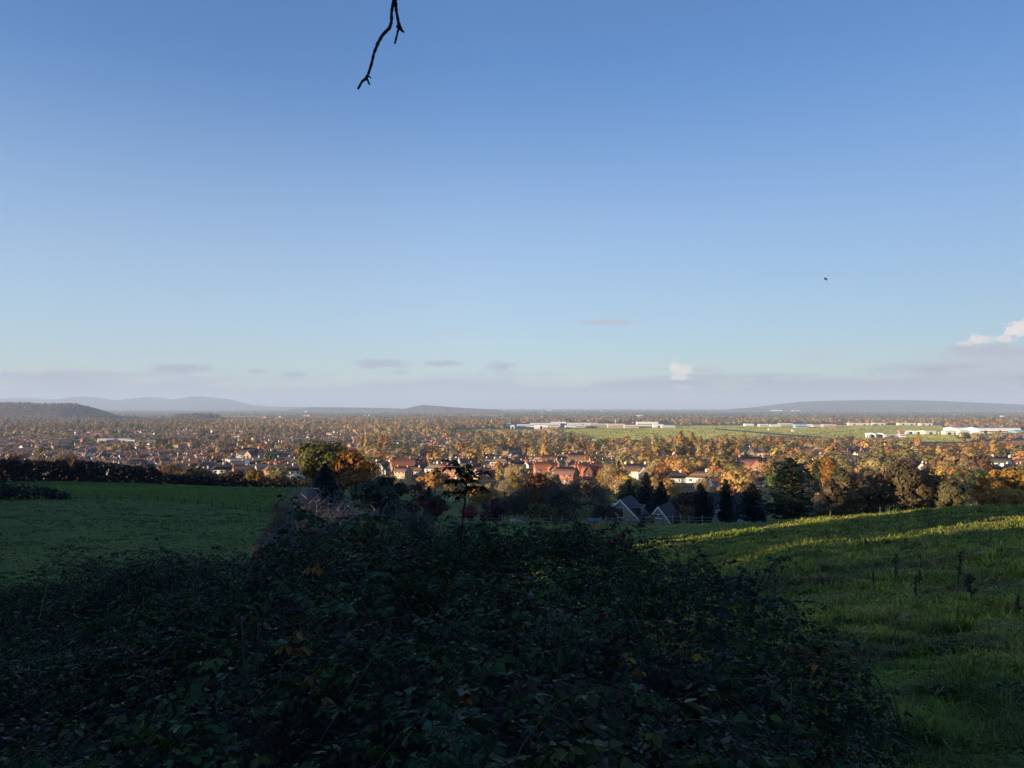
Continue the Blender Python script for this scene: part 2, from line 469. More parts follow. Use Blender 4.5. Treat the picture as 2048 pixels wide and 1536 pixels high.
def meadow_strip():
    mb = MB(); u = np.linspace(0, 1, 60)[:, None]; v = np.linspace(0, 1, 30)[None, :]
    px = 96 + (660 - 96) * u + 0 * v; near = np.interp(px[:, 0], [96, 250, 330, 430, 500, 570, 660], [176, 179, 177, 167, 158, 149, 139])[:, None]; farr = np.interp(px[:, 0], [96, 330, 660], [232, 246, 243])[:, None]
    d = near + (farr - near) * v; x = (px - 1024) / F * d; z = ground(x, d) + .04
    mb.add(np.stack([x, d, z], -1).reshape(-1, 3), grid_faces(60, 30)[:, ::-1])
    r_ = R(31); k = 26000; a = r_.random(k); b_ = r_.random(k); pq = 96 + 564 * a; n_ = np.interp(pq, px[:, 0], near[:, 0]); f_ = np.interp(pq, px[:, 0], farr[:, 0]); dd = n_ + (f_ - n_) * b_; xx = (pq - 1024) / F * dd; zz = ground(xx, dd) + .03
    an = r_.uniform(0, math.pi, k); L = r_.uniform(.15, .45, k); h = .10 * r_.uniform(.5, 1.5, k); ox, oy = np.cos(an) * L, np.sin(an) * L; l = r_.normal(size=k) * .05
    vv = np.stack([np.stack([xx - ox, dd - oy, zz], 1), np.stack([xx + ox, dd + oy, zz], 1), np.stack([xx + ox * .8 + l, dd + oy * .8 + l, zz + h], 1), np.stack([xx - ox * .8 + l, dd - oy * .8 + l, zz + h], 1)], 1)
    t = (.75 + .5 * fbm(xx / 9, dd / 14, 77, 3))[:, None] * r_.uniform(.75, 1.25, (k, 1))
    mb.add(vv.reshape(-1, 3), np.arange(k * 4).reshape(k, 4), 1, np.array([.145, .225, .050]) * t)
    tag(mb.build('meadow', [surf_mat('short_meadow_grass', (.095, .15, .036), .95, .3, .4), M_nap]), 'brighter green strip of meadow beyond the dark wire fence', 'meadow', kind='structure')


meadow_strip()
# ------------------------------------------------------------------ far hills
def hill_mat(name, a, b_, c):
    m, nt, out = new_mat(name)
    b = N(nt, 'ShaderNodeBsdfPrincipled'); b.inputs['Roughness'].default_value = 1.0; b.inputs['Specular IOR Level'].default_value = 0
    n = noise_node(nt, .004, 7, .65)
    nt.links.new(ramp(nt, n.outputs['Fac'], [(.35, a), (.5, b_), (.65, c)]), b.inputs['Base Color'])
    nt.links.new(b.outputs[0], out.inputs[0])
    return m


def hill(name, pts, d, depth, mat, label, amp=6, seed=1, base=-82, nz=18):
    px = np.array([p[0] for p in pts], float); rw = np.array([p[1] for p in pts], float)
    q = np.linspace(px[0], px[-1], 260); top = (EYE - np.interp(q, px, rw)) / F * d
    k = np.ones(3) / 3; top = np.convolve(np.pad(top, 1, mode='edge'), k, mode='valid')
    if amp >= 9: top = top + (np.abs(fbm(q / 21, q * 0, 44, 3) - .5) * -9 + 1.6) * d / F * np.clip((812 - np.interp(q, px, rw)) / 8, 0, 1) * .55
    v = np.linspace(-1, 1, nz)
    Q, V = np.meshgrid(q, v, indexing='ij')
    x = (Q - 1024) / F * d; y = d + V * depth
    prof = np.cos(V * math.pi / 2) ** .8
    z = base + (top[:, None] - base) * prof
    z += (fbm(x / 220, y / 300, seed, 5) - .5) * amp * 2.2 * prof
    z += (fbm(x / 900, y / 900, seed + 3, 3) - .5) * amp * 6 * prof * (1 - prof)
    mb = MB(); mb.add(np.stack([x, y, z], -1).reshape(-1, 3), grid_faces(len(q), nz)[:, ::-1])
    return tag(mb.build(name, mat, smooth=True), label, 'hill', kind='structure')


M_h1 = hill_mat('distant_moor', (.05, .06, .03), (.09, .09, .05), (.12, .12, .06))
M_h2 = hill_mat('woodland_hill', (.06, .045, .03), (.12, .085, .06), (.15, .11, .075))
hill('hills', [(-260, 806), (-180, 801), (-100, 803), (0, 799.5), (52, 796), (100, 800), (150, 797.5), (172, 793.2), (215, 801), (250, 800.5), (290, 796), (306, 794), (340, 800.5), (362, 799), (402, 792.6), (435, 797.5), (450, 798), (480, 808), (520, 813), (600, 816.5)], 23000, 2600, M_h1, 'long blue ridge of peaked hills on the horizon', 9, 3)
hill('hills', [(1490, 817), (1540, 812), (1600, 804), (1650, 801.5), (1700, 800.3), (1790, 800), (1850, 801), (1920, 804), (1990, 807.5), (2048, 810), (2140, 813), (2260, 817)], 15500, 2000, M_h1, 'broad flat-topped grey hill on the horizon beyond the airfield', 7, 8)
hill('hills', [(-140, 812), (-60, 806), (0, 808), (50, 806.5), (90, 808.5), (112, 809), (150, 809.5), (172, 815), (190, 823), (205, 831)], 4700, 420, M_h2, 'low wooded brown hill before the blue ridge', 5, 12)
hill('hills', [(330, 836), (370, 829), (402, 827), (425, 829), (446, 836)], 4300, 150, M_h2, 'small dark wooded knoll on the plain', 4, 15, nz=14)
hill('hills', [(800, 819.5), (832, 812.5), (845, 810), (865, 811), (900, 814), (940, 816.5), (1000, 819.5)], 11500, 420, M_h2, 'small dark rounded hill breaking the middle of the horizon', 4, 17)
hill('hills', [(585, 818), (630, 814.5), (700, 815), (770, 816), (830, 818)], 13500, 500, M_h1, 'low dark rise on the horizon beside the small rounded hill', 5, 21)
hill('hills', [(470, 816), (520, 813), (600, 813.5), (700, 815), (800, 817)], 21000, 1200, M_h1, 'faint low slope trailing off the end of the blue ridge', 5, 22)

# ------------------------------------------------------------------ camera, sun, sky, haze
cam = bpy.data.cameras.new('camera'); cam.sensor_width = 36; cam.lens = 36 * F / 2048
cam.shift_y = (768 - EYE) / 2048 * -1.0
cam.clip_start = .05; cam.clip_end = 120000
co = bpy.data.objects.new('camera', cam); co.rotation_euler = (math.pi / 2, 0, 0); link(co); scene.camera = co

SUN_POWER = 5.0; SKY = .125; EXPO = 1.063
sun = bpy.data.lights.new('sun', 'SUN'); sun.energy = SUN_POWER; sun.angle = math.radians(.55); sun.color = (1.0, .78, .49)
so = bpy.data.objects.new('sun', sun)
so.rotation_euler = Vector((-SX * math.cos(SUN_EL), -SY * math.cos(SUN_EL), -math.sin(SUN_EL))).to_track_quat('-Z', 'Y').to_euler(); link(so)

w = bpy.data.worlds.new('World'); scene.world = w; w.use_nodes = True
nt = w.node_tree
for n in list(nt.nodes): nt.nodes.remove(n)
out = N(nt, 'ShaderNodeOutputWorld'); bg = N(nt, 'ShaderNodeBackground'); bg.inputs[1].default_value = SKY
sky = N(nt, 'ShaderNodeTexSky', sky_type='NISHITA'); sky.sun_disc = False
sky.sun_elevation = SUN_EL; sky.sun_rotation = SUN_AZ % (2 * math.pi)
sky.altitude = 100; sky.air_density = 1.0; sky.dust_density = .3; sky.ozone_density = 3.0
SKYOUT = sky.outputs[0]
# thin bank of lilac cloud low over the horizon
tc = N(nt, 'ShaderNodeTexCoord'); sx = N(nt, 'ShaderNodeSeparateXYZ'); nt.links.new(tc.outputs['Generated'], sx.inputs[0])
mp = N(nt, 'ShaderNodeMapping'); mp.inputs['Scale'].default_value = (7, 7, 62); nt.links.new(tc.outputs['Generated'], mp.inputs[0])
cn = noise_node(nt, 1.0, 7, .6, vec=mp.outputs[0])
mr = N(nt, 'ShaderNodeMapRange', interpolation_type='SMOOTHSTEP'); mr.inputs[1].default_value = .005; mr.inputs[2].default_value = .075; mr.inputs[3].default_value = .30; mr.inputs[4].default_value = -.22
nt.links.new(sx.outputs[2], mr.inputs[0])
ad = N(nt, 'ShaderNodeMath', operation='ADD'); nt.links.new(cn.outputs['Fac'], ad.inputs[0]); nt.links.new(mr.outputs[0], ad.inputs[1])
ms = N(nt, 'ShaderNodeMapRange', interpolation_type='SMOOTHSTEP'); ms.inputs[1].default_value = .5; ms.inputs[2].default_value = .72; ms.inputs[3].default_value = 0; ms.inputs[4].default_value = .75
nt.links.new(ad.outputs[0], ms.inputs[0])
CLOUDC = (1.52, 1.74, 2.24)
skc = mixcol(nt, SKYOUT, (.755, .84, 1.03), 1.0, 'MULTIPLY')
pm = N(nt, 'ShaderNodeMapRange', interpolation_type='SMOOTHSTEP'); pm.inputs[1].default_value = .42; pm.inputs[2].default_value = .08; pm.inputs[3].default_value = 0; pm.inputs[4].default_value = .45
nt.links.new(sx.outputs[2], pm.inputs[0]); skc = mixcol(nt, skc, (2.28, 2.56, 2.84), pm.outputs[0])
skc = mixcol(nt, skc, CLOUDC, ms.outputs[0])
# evens the sky out towards the side away from the sun
am = N(nt, 'ShaderNodeMapRange'); am.inputs[1].default_value = -.05; am.inputs[2].default_value = .55; am.inputs[3].default_value = 1; am.inputs[4].default_value = .72
nt.links.new(sx.outputs[0], am.inputs[0])
cmb = N(nt, 'ShaderNodeCombineColor')
for i_ in range(3): nt.links.new(am.outputs[0], cmb.inputs[i_])
skc = mixcol(nt, skc, cmb.outputs[0], 1.0, 'MULTIPLY')


def M2(op, a, b=None, c=None, clamp=False):
    n = N(nt, 'ShaderNodeMath', operation=op); n.use_clamp = clamp
    for s_, v_ in zip(n.inputs, (a, b, c)):
        if v_ is None: continue
        if isinstance(v_, (int, float)): s_.default_value = v_
        else: nt.links.new(v_, s_)
    return n.outputs[0]


# clouds low in the sky: soft broken shapes at fixed compass bearings and heights
ysafe = M2('MAXIMUM', sx.outputs[1], .02)
cu = M2('DIVIDE', sx.outputs[0], ysafe); cv = M2('DIVIDE', sx.outputs[2], ysafe)
cvec = N(nt, 'ShaderNodeCombineXYZ'); nt.links.new(cu, cvec.inputs[0]); nt.links.new(M2('MULTIPLY', cv, 1.9), cvec.inputs[1])
nA = noise_node(nt, 46, 8, .62, vec=cvec.outputs[0]).outputs['Fac']
cvec2 = N(nt, 'ShaderNodeCombineXYZ'); nt.links.new(cu, cvec2.inputs[0]); nt.links.new(M2('MULTIPLY', cv, 1.15), cvec2.inputs[1])
nB = noise_node(nt, 95, 7, .6, vec=cvec2.outputs[0]).outputs['Fac']


def sky_cloud(px, row, w_, h_, col, soft=.9, amp=1.6, dens=.8, puff=False, base=None):
    du = M2('MULTIPLY_ADD', cu, F / (w_ / 2), -(px - 1024.0) / (w_ / 2))
    dv = M2('MULTIPLY_ADD', cv, F / (h_ / 2), -(EYE - row) / (h_ / 2))
    if puff: dv = M2('MAXIMUM', dv, M2('MULTIPLY', dv, -2.2))
    d = M2('SQRT', M2('ADD', M2('MULTIPLY', du, du), M2('MULTIPLY', dv, dv)))
    m = M2('ADD', M2('SUBTRACT', 1.0, d), M2('MULTIPLY', M2('SUBTRACT', nB if puff else nA, .5), amp))
    r_ = N(nt, 'ShaderNodeMapRange', interpolation_type='SMOOTHSTEP'); r_.inputs[1].default_value = 0; r_.inputs[2].default_value = soft; r_.inputs[3].default_value = 0; r_.inputs[4].default_value = dens
    nt.links.new(m, r_.inputs[0])
    c = col
    if base is not None:
        k = M2('ADD', M2('MULTIPLY_ADD', du, .35, .45), M2('MULTIPLY', M2('SUBTRACT', nB, .5), 2.6), clamp=True)
        c = mixcol(nt, col, base, k)
    return mixcol(nt, SKC[0], c, r_.outputs[0])


SKC = [skc]
LIL = (1.66, 1.76, 2.14); GRY = (1.50, 1.72, 2.16); WHT = (3.35, 3.12, 2.95); SHD = (2.75, 2.66, 2.72); PNK = (2.02, 1.96, 2.24)
for a_ in [
    dict(px=1930, row=760, w_=560, h_=90, col=(1.85, 1.9, 2.2), soft=1.1, amp=1.5, dens=.6),
    dict(px=1985, row=722, w_=420, h_=62, col=(1.90, 1.92, 2.22), soft=.9, amp=1.7, dens=.75),
    dict(px=1958, row=683, w_=52, h_=34, col=WHT, soft=.5, amp=2.2, dens=.95, puff=True, base=SHD), dict(px=1930, row=690, w_=46, h_=20, col=WHT, soft=.6, amp=2.4, dens=.9, puff=True, base=SHD),
    dict(px=2034, row=664, w_=62, h_=46, col=WHT, soft=.45, amp=2.2, dens=1.0, puff=True, base=SHD), dict(px=2064, row=656, w_=60, h_=60, col=WHT, soft=.45, amp=2.2, dens=1.0, puff=True, base=SHD), dict(px=2010, row=680, w_=50, h_=24, col=WHT, soft=.5, amp=2.2, dens=.9, puff=True, base=SHD),
    dict(px=1990, row=700, w_=340, h_=36, col=(1.78, 1.82, 2.12), soft=.8, amp=1.7, dens=.9),
    dict(px=1352, row=738, w_=34, h_=34, col=WHT, soft=.45, amp=2.2, dens=1.0, puff=True, base=SHD), dict(px=1372, row=744, w_=40, h_=32, col=WHT, soft=.5, amp=2.2, dens=1.0, puff=True, base=SHD), dict(px=1362, row=756, w_=50, h_=22, col=WHT, soft=.5, amp=2.0, dens=.95, puff=True, base=SHD),
    dict(px=1366, row=774, w_=70, h_=12, col=(2.6, 2.5, 2.55), soft=.9, amp=1.4, dens=.7),
    dict(px=1425, row=738, w_=90, h_=24, col=PNK, soft=.9, amp=2.0, dens=.5),
    dict(px=1640, row=714, w_=190, h_=26, col=PNK, soft=.9, amp=2.2, dens=.5),
    dict(px=762, row=727, w_=150, h_=26, col=LIL, soft=.7, amp=1.8, dens=.8), dict(px=886, row=727, w_=112, h_=18, col=LIL, soft=.7, amp=1.8, dens=.75),
    dict(px=998, row=733, w_=90, h_=28, col=GRY, soft=.8, amp=2.2, dens=.75), dict(px=362, row=738, w_=166, h_=28, col=GRY, soft=.7, amp=1.7, dens=.85),
    dict(px=512, row=742, w_=56, h_=15, col=GRY, soft=.8, amp=1.8, dens=.75), dict(px=588, row=749, w_=78, h_=15, col=GRY, soft=.7, amp=1.8, dens=.8),
    dict(px=1210, row=645, w_=150, h_=14, col=PNK, soft=.7, amp=1.1, dens=.8), dict(px=910, row=661, w_=110, h_=9, col=(2.0, 2.2, 2.6), soft=.9, amp=1.2, dens=.5),
    dict(px=120, row=756, w_=260, h_=42, col=LIL, soft=.9, amp=1.7, dens=.7), dict(px=66, row=738, w_=60, h_=24, col=(2.5, 2.35, 2.35), soft=.8, amp=1.6, dens=.6), dict(px=800, row=745, w_=60, h_=12, col=GRY, soft=.9, amp=2, dens=.6)]:
    SKC[0] = sky_cloud(**a_)
skc = SKC[0]
nt.links.new(skc, bg.inputs[0]); nt.links.new(bg.outputs[0], out.inputs[0])

vs = scene.view_settings; vs.view_transform = 'Standard'; vs.look = 'None'; vs.gamma = 1; vs.exposure = EXPO
try: vs.use_curve_mapping = False
except Exception: pass
cy = scene.cycles
cy.max_bounces = 5; cy.diffuse_bounces = 2; cy.glossy_bounces = 1; cy.transmission_bounces = 3; cy.transparent_max_bounces = 8; cy.volume_bounces = 3
cy.use_adaptive_sampling = True; cy.adaptive_threshold = .01
scene.render.filter_size = 1.15
cy.caustics_reflective = False; cy.caustics_refractive = False


def make_haze():
    m, nt, out = new_mat('haze_air')
    v = N(nt, 'ShaderNodeVolumePrincipled')
    v.inputs['Color'].default_value = (.60, .74, 1.0, 1); v.inputs['Density'].default_value = HAZE
    v.inputs['Anisotropy'].default_value = 0.0
    nt.links.new(v.outputs[0], out.inputs['Volume'])
    mb = MB(); mb.box((-27000, -27000, -92), (27000, 27000, 345))
    o = mb.build('haze', m)
    tag(o, 'pale blue haze over the distant plain and hills', 'haze', kind='stuff')


HAZE = 6.5e-5
make_haze()
# ================================================================== TREES
M_leaf = leaf_mat('autumn_foliage', trans=.32)
M_bark = surf_mat('bark', (.075, .055, .04), .95, .4, 3.0)
M_leaf_abs = leaf_mat('mixed_foliage', obj=False, trans=.32)
M_bramble = leaf_mat('bramble_leaf', obj=False, rough=.48, spec=.15, trans=.15)
M_stem = leaf_mat('woody_stem', obj=False, rough=.7, spec=.3, trans=0)
M_grass = leaf_mat('grass_blade', obj=False, rough=.6, spec=.2, trans=.3)


def tints(rng, n, amp=.35, hue=.12):
    """per-leaf colour variation around white: leaf age, not light"""
    b = 1 + (rng.random((n, 1)) - .5) * 2 * amp
    h = (rng.random((n, 1)) - .5) * 2 * hue
    return np.clip(np.concatenate([b * (1 + h), b, b * (1 - h)], 1), .05, 2)


def clump_crown(rng, centres, radii, per, size, amp=.24, hue=.11, up=.35, jit=.27):
    mb = MB(); cc = np.mean(np.array(centres), 0)
    for c, r in zip(centres, radii):
        d = unit(rng.normal(size=(per, 3)))
        rr = np.asarray(r) * (rng.uniform(.45, 1.08, (per, 1)) ** .6)
        pos = c + d * rr
        nrm = d * .8 + unit(pos - cc) * .7 + rng.normal(size=(per, 3)) * jit; nrm[:, 2] += up
        v, f = cards(rng, pos, nrm, size)
        base = tints(rng, 1, amp * .8, hue)
        mb.add(v, f, 0, tints(rng, per, amp, hue * .7) * base)
    return mb


def limbs(rng, h, tips, r0, trunk_top=.45, lean=.03):
    mb = MB()
    top = np.array([rng.normal() * lean * h, rng.normal() * lean * h, h * trunk_top])
    n = 5; t = np.linspace(0, 1, n)[:, None]
    pts = top * t; pts[:, 2] -= (1 - t[:, 0]) * .4
    mb.tube(pts, np.linspace(r0 * 1.25, r0 * .7, n), 7)
    for k, tip in enumerate(tips):
        s = rng.uniform(.55, 1.0); a = top * s
        mid = a * .5 + tip * .5 + np.array([0, 0, .06 * h]) * rng.uniform(-.3, 1)
        mb.tube([a, mid, tip], [r0 * .42, r0 * .24, r0 * .06], 5)
    return mb


def tree_geo(kind, h, w, seed, q=1.0, leaf=None, lo=None, soft=False):
    kw = dict(amp=.14, hue=.06, jit=.16) if soft else {}
    """-> (trunk MB, crown MB); h height, w crown width; q scales the number of leaves"""
    rng = R(seed); tr = MB(); cr = MB(); hw = w / 2
    if kind in ('round', 'oak', 'shrub', 'maple'):
        lo = {'round': .2, 'oak': .14, 'shrub': .02, 'maple': .1}[kind] if lo is None else lo
        k = {'round': 26, 'oak': 40, 'shrub': 20, 'maple': 24}[kind]
        cs = []; rs = []
        for i in range(k):
            d = unit(rng.normal(size=3)); rad = rng.uniform(.3, .8) ** .7
            cz = h * (lo + 1) / 2; hz = h * (1 - lo) / 2
            c = np.array([d[0] * hw * rad, d[1] * hw * rad, cz + d[2] * hz * rad * .92])
            if c[2] < h * (lo + .15): c[:2] *= .85
            cs.append(c); rr = rng.uniform(.2, .36) * w / 2
            rs.append(np.array([rr * 1.15, rr * 1.15, rr * rng.uniform(.7, 1.0)]))
        size = leaf or max(.12, w * .03)
        cr = clump_crown(rng, cs, rs, int(70 * q), size, **kw)
        tips = [cs[i] for i in rng.choice(k, 7, replace=False)]
        tr = limbs(rng, h, tips, h * .022 + .03, .38 if kind != 'shrub' else .15)
    elif kind == 'poplar':
        k = 24; cs = []; rs = []
        for i in range(k):
            t = (i + .5) / k; z = h * (.08 + .9 * t); wd = hw * (math.sin(math.pi * min(1, (t * .82 + .16))) ** .7)
            cs.append(np.array([rng.normal() * wd * .4, rng.normal() * wd * .4, z])); r = wd * rng.uniform(.5, .75)
            rs.append(np.array([r, r, h * .075]))
        cr = clump_crown(rng, cs, rs, int(60 * q), leaf or w * .06, up=.6, **kw)
        tr = limbs(rng, h, [cs[-3]], h * .012 + .05, .7, .005)
    elif kind in ('conifer', 'cedar'):
        ced = kind == 'cedar'
        tiers = 22 if ced else 30
        tr.tube([(0, 0, -.4), (0, 0, h * .5), (0, 0, h * .97)], [h * .028, h * .016, .03], 7)
        for i in range(tiers):
            t = (i + .5) / tiers; z = h * (.06 + .92 * t)
            prof = (1 - t) ** .8 if not ced else (.22 + .78 * (1 - t) ** .75) * (1 if t < .93 else .5)
            if ced and t < .15: prof *= .8
            rad = hw * prof + .1
            nb = max(4, int(rng.integers(5, 9) if ced else 9))
            a0 = rng.uniform(0, 6.3)
            for b in range(nb):
                a = a0 + b * 2 * math.pi / nb + rng.normal() * .25; L = rad * rng.uniform(.6, 1.15)
                droop = -.12 if ced else -.38
                m = max(4, int((26 if ced else 12) * q * (L / hw) ** .9))
                s = rng.uniform(.08 if not ced else .2, 1.0, m)
                side = rng.normal(size=m) * (.14 if ced else .12) * L * (1.1 - s * .5)
                pos = np.stack([np.cos(a) * s * L - np.sin(a) * side, np.sin(a) * s * L + np.cos(a) * side,
                                z + droop * L * s * (s if not ced else 1) + (L * .22 * s * s if ced else 0) + rng.normal(size=m) * h * .008], 1)
                nrm = np.stack([rng.normal(size=m) * .35, rng.normal(size=m) * .35, np.ones(m)], 1)
                v, f = cards(rng, pos, nrm, leaf or w * .028, 1.7)
                cr.add(v, f, 0, tints(rng, m, .35, .08) * tints(rng, 1, .2, .05))
                if L > hw * .3: tr.tube([(0, 0, z), (math.cos(a) * L * .85, math.sin(a) * L * .85, z + droop * L * .6)], [.02 + h * .003, .015], 4)
    elif kind == 'bare':
        tips = []
        k = 26
        for i in range(k):
            d = unit(rng.normal(size=3)); d[2] = abs(d[2]) * 1.1 + .1; d = unit(d)
            rad = rng.uniform(.55, .95)
            tips.append(np.array([d[0] * hw * rad, d[1] * hw * rad, h * .22 + d[2] * h * .72 * rad]))
        tr = limbs(rng, h, tips, h * .02 + .03, .3)
        for tip in tips:
            n = int(46 * q)
            d = unit(rng.normal(size=(n, 3)) + unit(tip - np.array([0, 0, h * .25])) * .8 + np.array([0, 0, .35]))
            L = rng.uniform(.05, .16, (n, 1)) * w; a = tip + rng.normal(size=(n, 3)) * w * .075 - d * L * .4
            s = unit(np.cross(d, rng.normal(size=(n, 3)))) * (leaf or .03) * rng.uniform(.6, 1.6, (n, 1))
            v = np.stack([a - s, a + s, a + d * L], 1).reshape(-1, 3)
            cr.add(v, np.arange(n * 3).reshape(n, 3), 0, tints(rng, n, .4, .1))
    elif kind == 'willow':
        k = 46; cs = []
        for i in range(k):
            d = unit(rng.normal(size=3)); d[2] = abs(d[2]); rad = rng.uniform(.35, .95) ** .6
            cs.append(np.array([d[0] * hw * rad, d[1] * hw * rad, h * .42 + d[2] * h * .53 * rad]))
        for c in cs:
            n = int(52 * q)
            pos = c + rng.normal(size=(n, 3)) * np.array([w * .055, w * .055, h * .05])
            L = rng.uniform(.05, .2, (n, 1)) * h * (.5 + .8 * (np.hypot(c[0], c[1]) / hw))
            pos[:, 2:] -= L * .6
            d = np.tile([[0, 0, -1.0]], (n, 1)) + rng.normal(size=(n, 3)) * .28; d = unit(d)
            s = unit(np.cross(d, rng.normal(size=(n, 3)))) * (leaf or w * .014) * rng.uniform(.5, 1.5, (n, 1))
            a = pos - d * L * .5; b = pos + d * L * .5
            v = np.stack([a - s * .5, pos + s, b, pos - s], 1).reshape(-1, 3)
            v[:, 2] = np.maximum(v[:, 2], .1)
            cr.add(v, np.arange(n * 4).reshape(n, 4), 0, tints(rng, n, .35, .12) * tints(rng, 1, .2, .1))
        tr = limbs(rng, h, [cs[i] for i in range(9)], h * .03, .35)
    return tr, cr


def near_tree(name, kind, px, top, wpx, d, col, label, cat='tree', group=None, q=1.0, seed=None, base_drop=0.0, leaf=None, crown='crown', lo=.04):
    g = P(px, d); g[2] -= base_drop
    h = (EYE - top) / F * d - g[2]
    wd = wpx / F * d
    tr, cr = tree_geo(kind, h, wd, seed if seed is not None else int(px * 7 + d), q, leaf, lo)
    e = empty(name, g)
    tag(e, label, cat, group)
    tr.build('trunk', M_bark, e)
    cr.build(crown, M_leaf, e, color=col)
    return e


# ------------------------------------------------------------------ bramble leaves
def leaflet(rng, n, L, W, ser=True):
    """n leaflets in local space: x along the midrib, folded; returns verts (n,k,3), faces"""
    t = np.array([0, .18, .42, .68, .88, 1.0]); hw = np.array([0, .34, .5, .40, .18, 0])
    mid = np.stack([t, np.zeros(6), -.10 * t ** 2], 1)
    up = np.stack([t[1:5] + .03, hw[1:5], .10 * hw[1:5] - .10 * t[1:5] ** 2 + .04], 1)
    dn = up * np.array([1, -1, 1])
    base = np.vstack([mid, up, dn])            # 6 + 4 + 4
    f3 = [(0, 1, 6), (5, 9, 4), (0, 10, 1), (5, 4, 13)]
    f4 = [(1, 2, 7, 6), (2, 3, 8, 7), (3, 4, 9, 8), (10, 11, 2, 1), (11, 12, 3, 2), (12, 13, 4, 3)]
    v = np.tile(base, (n, 1, 1))
    v[:, :, 0] *= L[:, None]; v[:, :, 1] *= W[:, None]; v[:, :, 2] *= (L * rng.uniform(.3, 2.4, n))[:, None]
    v += rng.normal(size=v.shape) * (L * .012)[:, None, None]
    return v, np.array(f3), np.array(f4)


def place_leaflets(mb, rng, pos, xdir, nrm, L, W, col):
    n = len(pos)
    if n == 0: return
    v, f3, f4 = leaflet(rng, n, L, W)
    x = unit(xdir); z = nrm - x * np.sum(nrm * x, 1, keepdims=True); z = unit(z); y = np.cross(z, x)
    w_ = pos[:, None, :] + v[:, :, 0:1] * x[:, None] + v[:, :, 1:2] * y[:, None] + v[:, :, 2:3] * z[:, None]
    k = v.shape[1]; off = (np.arange(n) * k)[:, None, None]
    mb.add(w_.reshape(-1, 3), (f4[None] + off).reshape(-1, 4), 0, np.repeat(col, len(f4), 0))
    b = MB(); b.v = []; 
    # triangles share the vertices just added
    start = mb.n - n * k
    mb.f[3].append((f3[None] + off).reshape(-1, 3) + start); mb.m[3].append(np.zeros(n * len(f3), np.int32)); mb.c[3].append(np.repeat(col, len(f3), 0))


def compound(mb, rng, pos, azi, size, col, droop=.25, nl=3):
    """bramble leaves: 3 leaflets (or 5) fanned from a point, drooping outward"""
    n = len(pos)
    tilt = rng.normal(size=(n, 3)) * .28; up = unit(np.array([0, 0, 1.0]) + tilt)
    for k in range(nl):
        a = azi + (k - (nl - 1) / 2) * (1.25 if nl == 3 else .85) + rng.normal(size=n) * .15
        dr = droop + rng.normal(size=n) * .28
        x = np.stack([np.cos(a), np.sin(a), -dr], 1)
        x = x - up * np.sum(x * up, 1, keepdims=True) * .5
        s = size * (1.15 if k == (nl - 1) / 2 else .88) * rng.uniform(.85, 1.15, n)
        p = pos + unit(x) * (size * .12)[:, None]
        place_leaflets(mb, rng, p, x, up + rng.normal(size=(n, 3)) * .22, s, s * rng.uniform(.5, .78, n), col * rng.uniform(.8, 1.2, (n, 1)))


S_PX = np.array([(-400, 1230), (0, 1184), (60, 1174), (130, 1160), (200, 1160), (330, 1158), (430, 1128), (520, 1090), (600, 1064), (700, 1078), (780, 1082), (860, 1092), (930, 1078), (1000, 1088), (1060, 1074), (1150, 1066), (1235, 1074), (1262, 1094), (1290, 1138), (1400, 1168), (1540, 1184), (1580, 1208), (1620, 1265), (1700, 1318), (1760, 1378), (1800, 1438), (1830, 1508), (1850, 1548), (1900, 1700)], float)
D_PX = np.array([(-400, 9), (0, 8.5), (430, 8), (600, 7), (1000, 6.8), (1262, 6.5), (1290, 6), (1540, 5), (1700, 3.6), (1800, 2.8), (1850, 2.3), (1900, 1.6)], float)


def bramble_top(x, y):
    px = 1024 + F * x / y
    S = np.interp(px, S_PX[:, 0], S_PX[:, 1]); D = np.interp(px, D_PX[:, 0], D_PX[:, 1])
    z1 = -(S - EYE) / F * D
    z0 = np.interp(px, [-300, 300, 1000, 1700, 1900], [-1.05, -.88, -.8, -.95, -1.25])
    t = np.clip((y - 1.4) / (D - 1.4), 0, None)
    z = z0 * (1 - np.minimum(t, 1)) + z1 * np.minimum(t, 1)
    z = z - np.clip(y - D, 0, None) ** 1.4 * 1.1
    lump = (fbm(x / 1.1, y / 1.1, 31, 3) - .5) * .70 * np.clip(.35 + t, .3, 1) * np.clip((D - y) * 1.2 + .3, .25, 1)
    hollow = np.clip((.40 - vnoise(x / .42, y / .42, 131)) * 4.5, 0, 1) * .30
    return z + lump - hollow * np.clip(t * 2, .4, 1), D


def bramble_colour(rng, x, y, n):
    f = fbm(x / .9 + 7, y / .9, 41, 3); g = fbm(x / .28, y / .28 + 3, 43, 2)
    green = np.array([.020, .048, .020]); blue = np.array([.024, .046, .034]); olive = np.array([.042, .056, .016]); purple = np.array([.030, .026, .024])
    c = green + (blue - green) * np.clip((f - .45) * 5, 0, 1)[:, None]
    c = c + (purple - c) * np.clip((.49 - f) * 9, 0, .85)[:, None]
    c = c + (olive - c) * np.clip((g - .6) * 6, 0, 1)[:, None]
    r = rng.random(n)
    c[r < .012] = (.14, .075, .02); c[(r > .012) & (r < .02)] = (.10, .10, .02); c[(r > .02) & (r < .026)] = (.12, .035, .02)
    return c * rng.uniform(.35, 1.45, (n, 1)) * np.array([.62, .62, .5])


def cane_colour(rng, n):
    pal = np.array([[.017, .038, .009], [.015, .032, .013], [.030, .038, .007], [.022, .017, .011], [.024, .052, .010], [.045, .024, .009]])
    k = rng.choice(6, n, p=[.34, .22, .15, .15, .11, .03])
    return pal[k] * rng.uniform(.6, 1.7, (n, 1))


